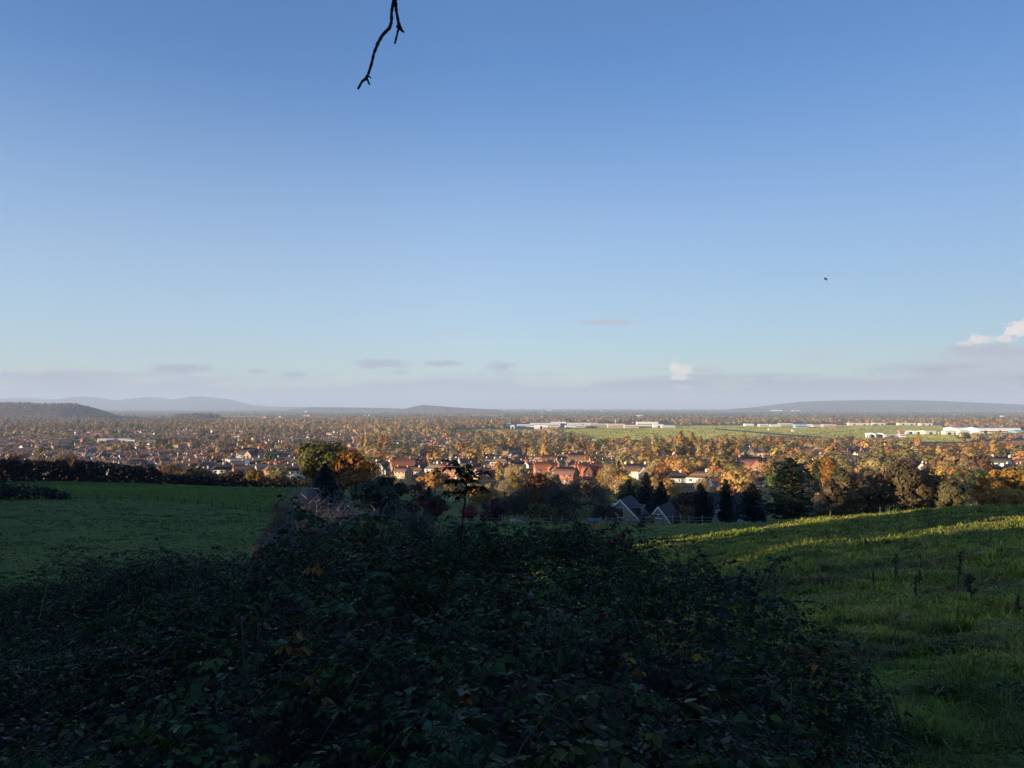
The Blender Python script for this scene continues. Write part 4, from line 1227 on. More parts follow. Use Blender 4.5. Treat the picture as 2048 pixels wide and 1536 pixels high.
# notable houses: key, px, base row/distance, rot(deg), wall, roof, scale, label
NOTABLE = [
    ('double_gable', 1180, 405, 14, RED, RF_RED, .98, 'double-gabled red brick house with tiled roof above the dark trees'),
    ('gable', 1134, 372, -26, RED, RF_PLUM, 1.0, 'low red-roofed brick house with glass verandah, shaded roof slope facing the viewer'),
    ('villa', 1091, 432, 10, BRICK, RF_RED, 1.1, 'brick house with tall chimneys just behind the orange-brown oak'),
    ('gable', 1098, 560, 6, BRICK, RF_BROWN, 1.15, 'brown-roofed house with two end chimneys beside a gabled twin'),
    ('villa', 1122, 566, 8, BRICK, RF_BROWN, 1.0, 'brown-roofed house with a brick gable facing the viewer'),
    ('gable', 1155, 560, -8, BRICK, RF_BROWN, 1.3, 'wide brown roof with chimney at each end behind the red brick house'),
    ('villa', 1271, 408, 4, RENDER, RF_BROWN, 1.05, 'white house with a bright white bargeboard gable above dark conifers'),
    ('bungalow', 1353, 388, 18, RENDER, RF_DARK, .9, 'white bungalow with dark hipped roof beside the orange tree'),
    ('bungalow', 1402, 385, -14, RENDER, RF_BROWN, 1.0, 'white bungalow with brown hipped roof and chimney'),
    ('cottage', 1434, 345, 20, RENDER, RF_RED, .75, 'little white cottage with red roof peeping over the conifers'),
    ('villa', 1503, 455, -12, BRICK, RF_PLUM, 1.35, 'large dark plum-roofed house with many gables behind the cedar'),
    ('bungalow', 1536, 350, 8, BUFF, RF_BROWN, 1.05, 'brown-roofed bungalow with white dormer next to the cedar'),
    ('long_low', 1640, 350, 4, BRICK, RF_RED, .62, 'long red roof between the cedar and the brown willows'),
    ('cottage', 1707, 660, 10, RENDER, RF_BROWN, 1.0, 'pale cottage with chimney above the brown willows'),
    ('villa', 1490, 830, 12, RENDER, RF_DARK, 1.0, 'white villa with dark roof by the poplars'),
    ('long_low', 1529, 800, -6, RENDER, RF_RED, .8, 'long white house with red roof beyond the dark cedar'),
    ('gable', 1599, 800, 30, RED, RF_RED, 1.0, 'brick house with end gable catching the sun beyond the cedar'),
    ('gable', 1638, 760, -10, BUFF, RF_RED, .95, 'small buff house below the spreading khaki tree'),
    ('gable', 1885, 620, 20, BRICK, RF_DARK, .8, 'brick house wall half hidden by a rust tree near the ploughed field'),
    ('gable', 2002, 520, -28, RENDER, RF_DARK, 1.15, 'dark-roofed house with white bargeboards above the golden trees'),
    ('bungalow', 2040, 560, 10, BRICK, RF_PLUM, 1.2, 'plum hipped roof at the frame edge above the golden trees'),
    ('cottage', 1998, 420, 0, RENDER, RF_BROWN, .7, 'tiny white gable poking from the golden trees'),
    ('cottage', 1186, 1450, 0, RENDER, RF_GREY, 1.15, 'lone white cottage in front of the airfield trees'),
    ('long_low', 1030, 800, 6, BUFF, RF_PLUM, 1.2, 'long plum roof with blue panels among the trees'),
    ('villa', 977, 640, -8, RENDER, RF_PLUM, .9, 'white house with pointed chimney behind the tall bramble shoot'),
    ('long_low', 965, 460, -20, BRICK, RF_RED, .9, 'wide rusty red roof just behind the tall bramble shoot'),
    ('gable', 803, 450, 14, BRICK, RF_RED, 1.25, 'red-roofed house with pale upper windows by the big orange oak'),
    ('bungalow', 832, 470, -10, RENDER, RF_BROWN, .8, 'white-fronted low house next to the red-roofed house'),
    ('terrace', 840, 640, -22, RENDER, RF_BROWN, .65, 'curving terrace roof with bright white eaves'),
    ('villa', 502, 640, -24, BUFF, RF_DARK, 1.5, 'dark-roofed chapel-like hall with a tall buff gable'),
    ('bungalow', 510, 590, 6, RENDER, RF_GREY, 1.15, 'white bungalow with grey hipped roof below the dark hall'),
    ('double_gable', 440, 620, 4, RED, RF_ORANGE, .85, 'orange-tiled brick house with dormers in the suburb front row'),
    ('bungalow', 440, 590, 0, RENDER, RF_BROWN, .8, 'low white house right below the orange-tiled brick house'),
    ('villa', 411, 620, -10, BRICK, RF_BROWN, .9, 'brick house with a pale pointed gable beside the orange-tiled house'),
    ('gable', 365, 640, -20, RENDER, RF_GREY, .9, 'white-walled house with lit corner in the suburb front row'),
    ('cottage', 480, 545, 12, CREAM, (.3, .34, .4), 1.3, 'house with pale blue-grey roof just over the hedge'),
    ('bungalow', 583, 610, 0, RENDER, RF_BROWN, .9, 'white low bungalow beside the big yellow-green oak'),
    ('long_low', 240, 690, -4, RED, RF_ORANGE, .75, 'bright orange tiled hall near the slate-roofed barn'),
    ('long_low', 258, 600, 4, CREAM, (.13, .15, .16), .9, 'long grey-green roof under the orange tiled hall'),
    ('cottage', 207, 560, -20, RENDER, RF_BROWN, .9, 'small white gable rising just over the dark hedge'),
    ('cottage', 300, 560, 20, BRICK, (.13, .12, .2), .9, 'small house with bluish dark roof just over the dark hedge'),
    ('cottage', 108, 640, 0, CREAM, RF_GREY, .9, 'cream cottage wall lit between bare trees over the hedge'),
    ('long_low', 185, 650, -2, (.2, .2, .2), (.10, .13, .15), .85, 'slate-roofed barn with long low roof above the dark hedge'),
]
TAKEN = []       # (x, y, radius) spots already built on
for key, px, d, rot, wc, rc, sc, lab in NOTABLE:
    g = P(px, d)
    nm = 'barn' if 'barn' in lab else ('hall' if ' hall' in lab else 'house')
    house(key, g, math.radians(rot) - math.atan2(g[0], g[1]) * .6, wc, rc, lab, None, sc, True, nm, nm)
    TAKEN.append((g[0], g[1], PROTO[key]['w'] * sc * .75))


# ------------------------------------------------------------------ sheds, hangars, school
def shed(px, base_row, wpx, h, depth, wall, roof, label, cat='industrial shed', name='industrial_shed', pitch=.12, stripe=0, doors=0, d=None, rot=0.0, group=None):
    d = d or row2d(px, base_row); g = P(px, d); w = wpx / F * d
    e = empty(name, g, math.radians(rot)); tag(e, label, cat, group)
    hr = depth / 2 * pitch
    wa, ro = gable_parts(w, depth, h, hr, ov=.25)
    wa.build('wall', M_metal, e, color=wall); ro.build('roof', M_metal, e, color=roof)
    for k in range(stripe):
        z = h * (k + .55) / (stripe + .3)
        m = MB(); m.box((-w * .46, -depth / 2 - .12, z), (w * .46, -depth / 2 - .02, z + h * .16)); m.build('window_strip', M_glass, e)
    for k in range(doors):
        x = -w / 2 + w * (k + .5) / doors
        m = MB(); dw = min(w / doors * .5, 7); m.box((x - dw / 2, -depth / 2 - .15, .0), (x + dw / 2, -depth / 2 - .02, h * .7)); m.build('door', M_dark, e)
    TAKEN.append((g[0], g[1], w * .6))
    return e


def hangar(px, base_row, wpx, hpx, depth, label, rot=-20):
    d = row2d(px, base_row); g = P(px, d); w = wpx / F * d; h = hpx / F * d
    e = empty('hangar', g, math.radians(rot)); tag(e, label, 'hangar', 'arched hangars at the airfield edge')
    th = np.linspace(0, math.pi, 13); hw = h * .55
    arc = np.stack([-np.cos(th) * w / 2, np.zeros(13), hw + np.sin(th) * (h - hw)], 1)
    m = MB(); v = np.vstack([arc, arc + [0, depth, 0]])
    m.add(v, [(i, i + 1, i + 14, i + 13) for i in range(12)]); m.build('roof', M_metal, e, color=(.55, .55, .53))
    # front: white frame round a dark opening
    inner = arc * np.array([.74, 1, 1]); inner[:, 2] = hw * .8 + np.sin(th) * (h - hw) * .72
    v = np.vstack([arc, inner]); f = MB(); f.add(v, [(i + 13, i + 14, i + 1, i) for i in range(12)])
    f.box((-w / 2, -.05, -1), (-w / 2 * .74, .3, hw)); f.box((w / 2 * .74, -.05, -1), (w / 2, .3, hw))
    f.box((-w / 2, .3, -1), (-w / 2 + .3, depth, hw)); f.box((w / 2 - .3, .3, -1), (w / 2, depth, hw)); f.box((-w / 2 + .3, depth - .3, -1), (w / 2 - .3, depth, h * .9))
    f.build('wall', M_white, e)
    dr = MB(); dr.box((-w / 2 * .74, .8, -1), (w / 2 * .1, 1.2, h * .82)); dr.build('sliding_door', M_metal, e, color=(.35, .36, .36))
    TAKEN.append((g[0], g[1], w * .6))


hangar(1742, 877.2, 19, 11.5, 26, 'white arched hangar, outer one of the pair with a long low annexe')
hangar(1759.5, 877.0, 18, 11, 26, 'white arched hangar joined to the long low white annexe')
WHITE = (.75, .74, .72); GREYW = (.5, .5, .5); TEAL = (.2, .4, .45); BEIGE = (.55, .46, .36); BLUE = (.28, .42, .55); PINK = (.6, .36, .3)
shed(1783, 877.5, 28, 8, 16, (.42, .4, .38), WHITE, 'long low annexe with pale roof beside the arched hangars', stripe=1, cat='annexe', name='annexe')
shed(1803, 877.6, 13, 9, 12, WHITE, GREYW, 'white two-storey block at the end of the hangar annexe', stripe=2, cat='office block', name='office_block')
hangar(1819.5, 868.8, 16, 7.5, 26, 'smaller white arched hangar standing farther back by the red tower')
hangar(1836, 869.0, 17, 7.5, 26, 'smaller white arched hangar next to the pale shed')
shed(1856, 869.2, 22, 9, 26, (.6, .55, .45), (.62, .6, .55), 'pale cream shed beside the smaller arched hangars', doors=1)
hangar(1872, 869.4, 11, 6, 20, 'dark-mouthed low arched hangar between pale sheds')
shed(1900, 870, 26, 9, 22, (.62, .57, .48), (.6, .62, .6), 'low cream shed before the long white roof', doors=2)
shed(1926, 871, 18, 11, 22, (.5, .6, .52), WHITE, 'pale green-fronted shed among the white sheds', doors=1)
shed(1925, 866.5, 52, 13, 60, WHITE, WHITE, 'long white low-pitched roof rising behind the cream shed', doors=0)
shed(1985, 867.5, 84, 13, 60, WHITE, WHITE, 'longest white shed roof beyond the ploughed field', stripe=1, doors=3)
shed(2037, 871.5, 26, 11, 30, TEAL, TEAL, 'teal shed at the frame edge beyond the ploughed field', doors=1)
shed(1801, 868.5, 7, 10, 8, (.5, .25, .2), (.55, .3, .25), 'small reddish control tower behind the hangar annexe', cat='tower', name='control_tower', stripe=2)
shed(1585, 863.5, 4.2, 4.5, 7, WHITE, WHITE, 'tiny white hut alone on the airfield grass', cat='hut', name='hut')
shed(1537, 861.0, 2.2, 6, 4, WHITE, WHITE, 'thin white marker cabin beside the crossing runways', cat='hut', name='hut')
# the row across the airfield
ROW2 = [(1497, 852.6, 17, 9, WHITE, WHITE), (1526, 853.5, 18, 9, (.6, .55, .5), WHITE), (1548, 853.6, 20, 8, WHITE, WHITE), (1570, 852.8, 26, 11, BEIGE, WHITE), (1600, 856, 23, 12, BLUE, (.35, .5, .6)), (1613, 853.5, 16, 9, WHITE, WHITE), (1634, 854, 20, 8, BEIGE, GREYW), (1657, 854.8, 26, 10, PINK, WHITE)]
R2L = ['white shed at the end of the shed row by the taxiway', 'pinkish white shed second in the row across the runways', 'low white shed in the middle of the row across the runways', 'beige fronted shed with white roof left of the blue shed', 'blue shed, largest of the row across the runways', 'small white shed tucked behind the blue shed', 'beige shed with grey roof between the blue and red sheds', 'reddish brick shed closing the row across the runways']
for (px, r, wp, h, a, b), lab in zip(ROW2, R2L): shed(px, r, wp, h, 26, a, b, lab.replace('left of', 'next to'), stripe=1, group='sheds in a row across the runways')
for i, (px, r, wp) in enumerate([(1716, 851.0, 40), (1756, 850.6, 24), (1812, 850.6, 34), (1850, 851.6, 24), (1905, 851.5, 22)]):
    shed(px, r, wp, 9, 24, (.62, .57, .5), WHITE, ['long white shed at the far airfield edge, first of its line', 'white shed second in the far airfield line', 'long white shed above the red control tower', 'pale shed beyond the cream shed at the far airfield edge', 'low pale shed last in the far airfield line'][i], doors=2, group='sheds along the far airfield edge')
# the long industrial estate
EST = [(1025, 857.8, 8, 12, WHITE, WHITE, 0, 'white gable-ended works at the near end of the industrial estate'), (1052, 857.2, 36, 13, WHITE, WHITE, 2, 'white works with dark window bands in the industrial estate'),
       (1082, 858.8, 26, 15, WHITE, (.6, .6, .6), 0, 'bright white square-fronted works standing forward in the estate'), (1090, 853.5, 60, 13, (.65, .6, .6), WHITE, 1, 'long pale works behind the square-fronted one'),
       (1117, 853.2, 30, 17, WHITE, WHITE, 1, 'tall white works with a flat top in the industrial estate'), (1108, 857.2, 16, 9, BEIGE, WHITE, 1, 'low beige office before the tall white works'),
       (1140, 856.5, 20, 9, WHITE, GREYW, 1, 'low white unit with a grey roof in the estate'), (1160, 855.5, 22, 9, BEIGE, WHITE, 1, 'low beige unit with three rooflights in the estate'),
       (1198, 855.2, 36, 13, (.4, .35, .3), (.7, .66, .64), 1, 'brown walled factory with pale roof in the estate'), (1165, 851.8, 60, 11, (.6, .56, .52), WHITE, 0, 'long pale roof behind the beige units of the estate'),
       (1232, 855.6, 34, 13, BEIGE, (.72, .6, .52), 1, 'sandy pink factory below the thin estate chimney'), (1262, 856.2, 28, 10, (.6, .48, .38), (.7, .6, .54), 1, 'low sandy unit next to the sandy pink factory'),
       (1294, 852.6, 42, 16, WHITE, WHITE, 1, 'largest white hall of the industrial estate'), (1316, 855.4, 20, 11, WHITE, WHITE, 0, 'small white unit before the largest hall'),
       (1336, 856.2, 26, 8, (.62, .55, .5), WHITE, 1, 'pale low unit closing the industrial estate'), (1012, 851.5, 18, 10, (.62, .58, .54), WHITE, 1, 'pale shed beside golden trees before the industrial estate'),
       (968, 852, 14, 9, (.6, .58, .58), WHITE, 1, 'small pale shed beyond the golden tree belt'), (945, 851.5, 36, 10, (.5, .5, .55), (.6, .62, .68), 1, 'long bluish white shed behind the golden tree belt')]
for px, r, wp, h, a, b, st, lab in EST: shed(px, r, wp, h, 30, a, b, lab, stripe=st, group='works of the long industrial estate', doors=0 if st else 1)
e_ch = P(1231, row2d(1231, 853)); c = MB(); c.tube([(0, 0, -1), (0, 0, 12), (0, 0, 26)], [1.1, .95, .8], 8); c.tube([(0, 0, 25), (0, 0, 26.4)], [1.1, 1.1], 8)
tag(c.build('factory_chimney', M_white, None, e_ch), 'thin pale chimney rising over the sandy pink factory', 'chimney')
# white farm blocks far out
for i, (px, r, wp) in enumerate([(1098, 821.6, 9), (1083, 826.4, 3.5), (1202, 822.6, 2.5), (612, 824.5, 6), (735, 832, 12), (615, 833.2, 14), (530, 836.5, 8), (560, 835.5, 4), (1552, 822.7, 24), (1590, 822.9, 18), (235, 834.5, 3), (198, 837, 2.2), (137, 847.5, 9), (365, 838.5, 4), (1275, 832.8, 22), (1505, 841, 4), (1548, 841.4, 7), (1580, 841.4, 6), (1605, 842.4, 7), (2015, 854, 10), (2026, 857, 12), (1905, 841, 10), (2005, 834.5, 9)]):
    labs = ['white block on the skyline above the industrial estate', 'tiny white house below the skyline block', 'pale tower on the skyline over the brown factory', 'white farm on the low dark rise', 'pair of pale farm roofs far out beyond the golden belt', 'long white glasshouse far out above the yellow-green oak', 'white shed far out beside the pale green strip', 'small cream barn far out beside the pale green strip', 'long white depot at the foot of the flat-topped hill', 'pale depot beside the long white one under the flat-topped hill', 'white house before the small wooded knoll', 'white speck of a house below the wooded hill', 'low white shed in trees before the wooded hill', 'pale barn beyond the straw strip field', 'pale farm range behind the largest white hall', 'white house by the pylon beyond the shed row', 'white house in a line of four past the shed row', 'third white house of the line past the shed row', 'end white house of the line past the shed row', 'white shed at the frame edge beyond the long white roofs', 'pale shed below the white one at the frame edge', 'pale barn far out under the flat-topped hill', 'pale barn farther out at the frame edge']
    d = row2d(px, r)
    shed(px, r, wp, max(6, 2.2 / F * d), 14, WHITE, (.7, .68, .66), labs[i], cat='farm building', name='farm_building', group='pale buildings far out on the plain', pitch=.3)
# schools in the suburb
shed(233, 886, 66, 7, 18, (.5, .42, .34), (.42, .46, .52), 'long white-roofed school in the middle of the suburb', cat='school', name='school', stripe=1, pitch=.1)
shed(264, 890.5, 17, 8, 12, (.66, .58, .46), (.5, .5, .5), 'cream school block at the end of the long white roof', cat='school', name='school', stripe=1)
shed(297, 888, 36, 6, 16, (.13, .15, .22), (.16, .18, .25), 'dark blue flat-roofed hall near the long white school', cat='hall', name='hall', stripe=1)
shed(789, 907, 13, 9.5, 9, (.62, .44, .24), (.5, .4, .3), 'tan square tower block of the blue-roofed school', cat='school', name='school', pitch=.02)
shed(825, 905, 44, 6, 26, (.16, .2, .32), (.13, .18, .32), 'blue-roofed school building beside the tan block', cat='school', name='school', stripe=1)
shed(805, 912, 20, 6, 6, (.66, .6, .5), (.5, .5, .5), 'pale walled wing in front of the blue-roofed school', cat='school', name='school', pitch=.05, stripe=1)
shed(763, 907, 34, 5.5, 14, (.6, .56, .5), (.5, .52, .56), 'long white flat-roofed wing beside the tan block', cat='school', name='school', pitch=.05, stripe=1)
shed(758, 897, 26, 6, 14, (.4, .42, .46), (.45, .48, .54), 'grey flat roof behind the long white school wing', cat='school', name='school', pitch=.05)
# floodlight mast and goal posts
g = P(1229.7, row2d(1229.7, 893.5)); m = MB(); m.tube([(0, 0, -.5), (0, 0, 11)], [.22, .14], 6); m.box((-.7, -.2, 10.6), (.7, .2, 11.1))
tag(m.build('floodlight_mast', M_white, None, g), 'thin pale floodlight mast among russet trees', 'mast')
g = P(1172, row2d(1172, 899)); m = MB(); m.tube([(-3.6, 0, 0), (-3.6, 0, 2.6)], .12, 5); m.tube([(3.6, 0, 0), (3.6, 0, 2.6)], .12, 5); m.tube([(-3.6, 0, 2.6), (3.6, 0, 2.6)], .12, 5)
tag(m.build('goal_post', M_white, None, g), 'white goal posts on the small green playing field', 'goal')
M_steel = surf_mat('pylon_steel', (.3, .3, .32), .6, .1, 1)
for px, r, top, lab in ((1500, 843, 825, 'lattice electricity pylon standing beyond the row of sheds'), (1535, 841, 829, 'smaller lattice pylon next to the flat-topped hill foot')):
    d = row2d(px, r); g = P(px, d); h = (r - top) / F * d; b = h * .1; m = MB()
    for sx_ in (-1, 1):
        for sy_ in (-1, 1): m.tube([(sx_ * b, sy_ * b, -1), (sx_ * b * .25, sy_ * b * .25, h * .6), (0, 0, h)], [.35, .3, .2], 4)
    for z, L in ((.62, .2), (.75, .17), (.88, .12)): m.tube([(-h * L, 0, h * z), (h * L, 0, h * z)], .25, 4)
    for k in range(5):
        z0, z1 = h * .12 * k, h * .12 * (k + 1); q0, q1 = b * (1 - .15 * k), b * (1 - .15 * (k + 1)); m.tube([(-q0, -q0, z0), (q1, -q1, z1)], .18, 3); m.tube([(q0, q0, z0), (-q1, q1, z1)], .18, 3)
    tag(m.build('electricity_pylon', M_steel, None, g), lab, 'pylon')


# ------------------------------------------------------------------ fences
def rail_fence(name, pts, label, post_h=1.25, rails=(.5, .95), mat=None, pr=.09, rr=.045, space=2.6, cat='fence'):
    """pts: (px, d) along the fence on the ground"""
    mat = mat or M_timber
    xy = np.array([P(px, d)[:2] for px, d in pts]); seg = np.hypot(*np.diff(xy, axis=0).T); s = np.concatenate([[0], np.cumsum(seg)])
    n = max(2, int(s[-1] / space)); q = np.linspace(0, s[-1], n + 1); X = np.interp(q, s, xy[:, 0]); Y = np.interp(q, s, xy[:, 1]); Z = ground(X, Y)
    o = np.array([X[0], Y[0], Z[0]]); e = empty(name, o); tag(e, label, cat)
    rng = R(int(abs(pts[0][0])))
    for i in range(n + 1):
        m = MB(); h = post_h * rng.uniform(.94, 1.06); m.box((-pr, -pr, -.3), (pr, pr, h))
        m.build('post', mat, e, (X[i] - o[0], Y[i] - o[1], Z[i] - o[2]))
    for r in rails:
        m = MB(); m.tube(np.stack([X - o[0], Y - o[1] - pr * .5, Z - o[2] + r + rng.normal(size=n + 1) * .03], 1), rr, 4); m.build('rail', mat, e)


rail_fence('rail_fence', [(1010, 138), (1060, 139), (1120, 138), (1160, 134), (1200, 132)], 'weathered post and rail fence running past the khaki bush', 1.5, space=2.0)
rail_fence('rail_fence', [(1212, 133), (1260, 137), (1330, 138), (1380, 145), (1432, 147)], 'weathered post and rail fence before the two steep stone gables', 1.7, (.65, 1.25), space=3.0, rr=.06)
rail_fence('rail_fence', [(845, 118), (870, 121), (905, 128), (960, 137), (1005, 138)], 'grey rail fence by the dark red bush', 1.3, space=2.8)
rail_fence('paddock_fence', [(868, 232), (900, 230), (935, 228)], 'small white paddock fence lit beyond the dark red bush', 1.6, (.7, 1.3), M_white, space=2.6)
rail_fence('wire_fence', [(150, 176), (250, 178), (330, 176), (430, 166), (500, 157), (570, 148)], 'dark wire fence on short posts across the shaded field', 1.2, (.45, .85), M_wire, .07, .02, 4.5)
rail_fence('wire_fence', [(1440, 150), (1520, 150), (1560, 148)], 'low wire fence from the rail fence end towards the cedar', 1.0, (.4, .8), M_wire, .06, .02, 4)
# things left in the paddock by the fence
g = P(1188, 139); e = empty('covered_trailer', g); tag(e, 'grey-blue tarpaulin covered trailer behind the rail fence', 'trailer')
m = MB(); q = np.linspace(0, 1, 9); U, V = np.meshgrid(q, q, indexing='ij')
m.add(np.stack([(U - .5) * 2.4, (V - .5) * 1.4, .3 + .5 * np.minimum(1, 6 * np.minimum.reduce([U, 1 - U, V, 1 - V])) + .15 * vnoise(U * 5, V * 5, 3)], -1).reshape(-1, 3), grid_faces(9, 9)[:, ::-1]); m.box((-1.1, -.6, .2), (1.1, .6, .35))
m.build('tarpaulin', surf_mat('tarpaulin', (.10, .13, .15), .5, .3, 2), e)
for sg in (-1, 1):
    m = MB(); th = np.linspace(0, 2 * math.pi, 13); m.tube([(0, sg * .55, .25), (0, sg * .7, .25)], [.25, .25], 12); m.build('wheel', M_dark, e)
m = MB(); m.tube([(1.1, 0, .3), (1.8, 0, .25)], .04, 5); m.build('drawbar', M_steel, e)
g = P(1034, 147); e = empty('fallen_log', g); m = MB(); m.tube([(-1.3, 0, .9), (-.4, .1, .95), (.6, .05, .7), (1.6, 0, .35)], [.34, .3, .26, .16], 9); m.tube([(-.5, 0, .95), (-.2, -.3, .3), (-.2, -.4, -.1)], [.14, .12, .1], 6); m.tube([(.7, 0, .7), (.8, .3, 0)], [.12, .1], 6); m.tube([(-1.0, .1, .9), (-1.1, .3, -.1)], [.12, .1], 6)
tag(e, 'pale barkless log propped behind the rail fence', 'log'); m.build('trunk', surf_mat('dead_wood', (.32, .28, .24), .9, .3, 3), e)
# ================================================================== NEAR TREES (150-350 m)
G_N = None
T = near_tree
T('oak_tree', 'oak', 645, 870, 122, 205, (.115, .105, .022), 'big yellow-green oak, tallest tree over the meadow hedge', q=1.5)
T('oak_tree', 'oak', 706, 893, 92, 200, (.24, .105, .022), 'rust-orange oak leaning against the big yellow-green oak', q=1.3)
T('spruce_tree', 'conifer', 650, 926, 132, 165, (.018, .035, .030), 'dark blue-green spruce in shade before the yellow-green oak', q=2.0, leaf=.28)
T('field_maple', 'round', 757, 938, 128, 150, (.035, .048, .028), 'dull green broad tree in shade beside the dark spruce', q=1.6)
T('hawthorn', 'round', 795, 985, 110, 120, (.028, .032, .026), 'dark grey-green thicket tree behind the bramble top', q=1.5)
T('bare_shrub', 'bare', 640, 974, 200, 48, (.20, .175, .185), 'bare grey-lilac twiggy shrub just behind the bramble top', 'shrub', q=7, leaf=.017)
T('bare_shrub', 'bare', 720, 1012, 130, 46, (.15, .135, .13), 'dim grey twiggy shrub between the lilac-grey one and the red bush', 'shrub', q=5, leaf=.016)
T('bare_shrub', 'bare', 820, 1010, 120, 60, (.10, .09, .085), 'dark twiggy shrub under the dull green tree', 'shrub', q=5, leaf=.018)
T('bare_shrub', 'bare', 560, 992, 90, 50, (.16, .12, .075), 'smaller brownish twiggy shrub against the shaded meadow', 'shrub', q=5, leaf=.017)
T('maple_tree', 'maple', 838, 955, 50, 185, (.13, .03, .02), 'small dark red tree between the dull green tree and the lit paddock', q=1.0)
T('young_conifer', 'conifer', 858, 972, 34, 160, (.035, .06, .055), 'little blue-grey conifer over the dark red bush', q=1.0, leaf=.2)
T('purple_maple', 'maple', 872, 988, 56, 138, (.06, .011, .014), 'deep red maple bush behind the short grey rail fence', q=1.3)
T('pink_maple', 'maple', 938, 1006, 44, 150, (.25, .035, .05), 'pinkish-red maple just left of the tall bramble shoot'.replace('left of', 'behind'), q=1.0)
T('pink_maple', 'maple', 968, 1020, 22, 152, (.25, .04, .045), 'small crimson maple sprig beside the purple one', q=.6)
T('purple_maple', 'maple', 992, 996, 62, 156, (.055, .010, .026), 'dark purple maple behind the start of the rail fence', q=1.2)
T('golden_shrub', 'shrub', 966, 972, 66, 235, (.30, .18, .045), 'sunlit golden shrub behind the tall bramble shoot', 'shrub', q=1.0)
T('khaki_shrub', 'shrub', 905, 968, 40, 300, (.22, .15, .06), 'khaki sunlit shrub over the white paddock fence', 'shrub', q=.8)
T('oak_tree', 'oak', 1076, 946, 100, 218, (.17, .075, .024), 'orange-brown oak in front of the brick house with tall chimneys', q=1.3)
T('yellow_birch', 'round', 1025, 942, 36, 290, (.33, .24, .045), 'slim yellow-green tree beside the orange-brown oak', q=.8)
T('ash_tree', 'bare', 1150, 958, 140, 205, (.075, .062, .055), 'grey-brown leafless ash over the rail fence', q=4.0, leaf=.06)
T('ash_tree', 'bare', 1030, 985, 90, 178, (.07, .055, .045), 'dark leafless ash behind the purple maple', q=3.0, leaf=.05)
T('sallow_bush', 'willow', 1079, 1002, 62, 152, (.14, .115, .045), 'yellowish drooping sallow bush just behind the rail fence', 'shrub', q=1.0)
T('hazel_bush', 'bare', 1132, 1018, 64, 150, (.10, .07, .05), 'low brown twiggy bush behind the rail fence', 'shrub', q=2.6, leaf=.03)
T('hazel_bush', 'bare', 1212, 1003, 66, 148, (.06, .052, .045), 'dark twiggy bush next to the french window house', 'shrub', q=3.0, leaf=.04)
T('yellow_oak', 'oak', 1226, 934, 70, 325, (.32, .195, .03), 'bright yellow-orange oak beside the red brick gables', q=1.2)
T('yellow_oak', 'round', 1262, 965, 60, 235, (.14, .10, .03), 'olive tree with orange flecks above the french window house', q=1.2)
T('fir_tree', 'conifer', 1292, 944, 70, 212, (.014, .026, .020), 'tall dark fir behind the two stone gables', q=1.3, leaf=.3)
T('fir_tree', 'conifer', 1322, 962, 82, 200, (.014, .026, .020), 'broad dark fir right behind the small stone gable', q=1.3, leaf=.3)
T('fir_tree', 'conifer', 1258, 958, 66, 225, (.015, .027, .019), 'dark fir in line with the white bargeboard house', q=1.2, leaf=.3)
T('beech_tree', 'round', 1321, 932, 44, 335, (.42, .17, .06), 'salmon-orange beech beside the white bungalow', q=.9)
T('fir_tree', 'cedar', 1406, 975, 46, 161, (.014, .026, .022), 'dark fir shutting off the end of the white gabled house', q=1.0, leaf=.22)
T('copper_beech', 'round', 1385, 974, 84, 166, (.075, .030, .024), 'dark maroon beech between the stone gables and the white gable', q=1.3)
T('hornbeam_bush', 'shrub', 1374, 1009, 46, 152, (.16, .09, .032), 'rounded brown hornbeam bush behind the fence end', 'shrub', q=1.0)
T('laurel_bush', 'shrub', 1303, 1027, 17, 146, (.20, .15, .025), 'clipped yellow-green bush between the two stone gables', 'shrub', q=.5)
T('laurel_bush', 'shrub', 1287, 1024, 15, 150, (.06, .07, .03), 'narrow dark green bush beside the clipped yellow one', 'shrub', q=.5)
T('fir_tree', 'cedar', 1452, 958, 44, 160, (.014, .026, .022), 'slim dark fir standing before the white gables', q=1.2, leaf=.22)
T('fir_tree', 'cedar', 1401, 966, 34, 228, (.014, .028, .020), 'narrow dark fir behind the maroon beech', q=.9, leaf=.25)
T('yew_tree', 'cedar', 1504, 966, 66, 158, (.020, .032, .032), 'bluish dark yew partly hiding the larger white gable', q=1.4, leaf=.24)
T('cedar_tree', 'cedar', 1582, 914, 150, 150, (.020, .036, .022), 'dark cedar with layered boughs, tallest conifer over the field edge', q=1.5, leaf=.3)
T('birch_tree', 'round', 1466, 941, 60, 335, (.30, .20, .07), 'khaki-gold birch between the white bungalows and the cedar', q=1.0)
T('green_ash', 'round', 1550, 921, 52, 290, (.10, .13, .03), 'fresh green tree behind the cedar', q=.9)
T('oak_tree', 'oak', 1652, 911, 62, 320, (.38, .19, .035), 'orange-gold oak just beyond the cedar tip', q=1.1)
T('cypress', 'poplar', 1634, 922, 26, 290, (.05, .07, .025), 'dark green cypress before the orange-gold oak', q=.9)
T('orange_cherry', 'poplar', 1647, 937, 12, 280, (.55, .22, .03), 'small vivid orange cherry beside the cypress', q=.5)
T('holly', 'round', 1676, 928, 40, 280, (.10, .095, .03), 'olive tree between the orange-gold oak and the willows', q=.9)
W_ = [(1655, 956, 70, 112, (.085, .065, .035)), (1698, 934, 100, 118, (.095, .07, .035)), (1752, 922, 110, 122, (.11, .078, .04)), (1808, 917, 118, 119, (.105, .075, .038)), (1862, 924, 100, 122, (.12, .09, .04)), (1905, 950, 62, 116, (.10, .085, .04))]
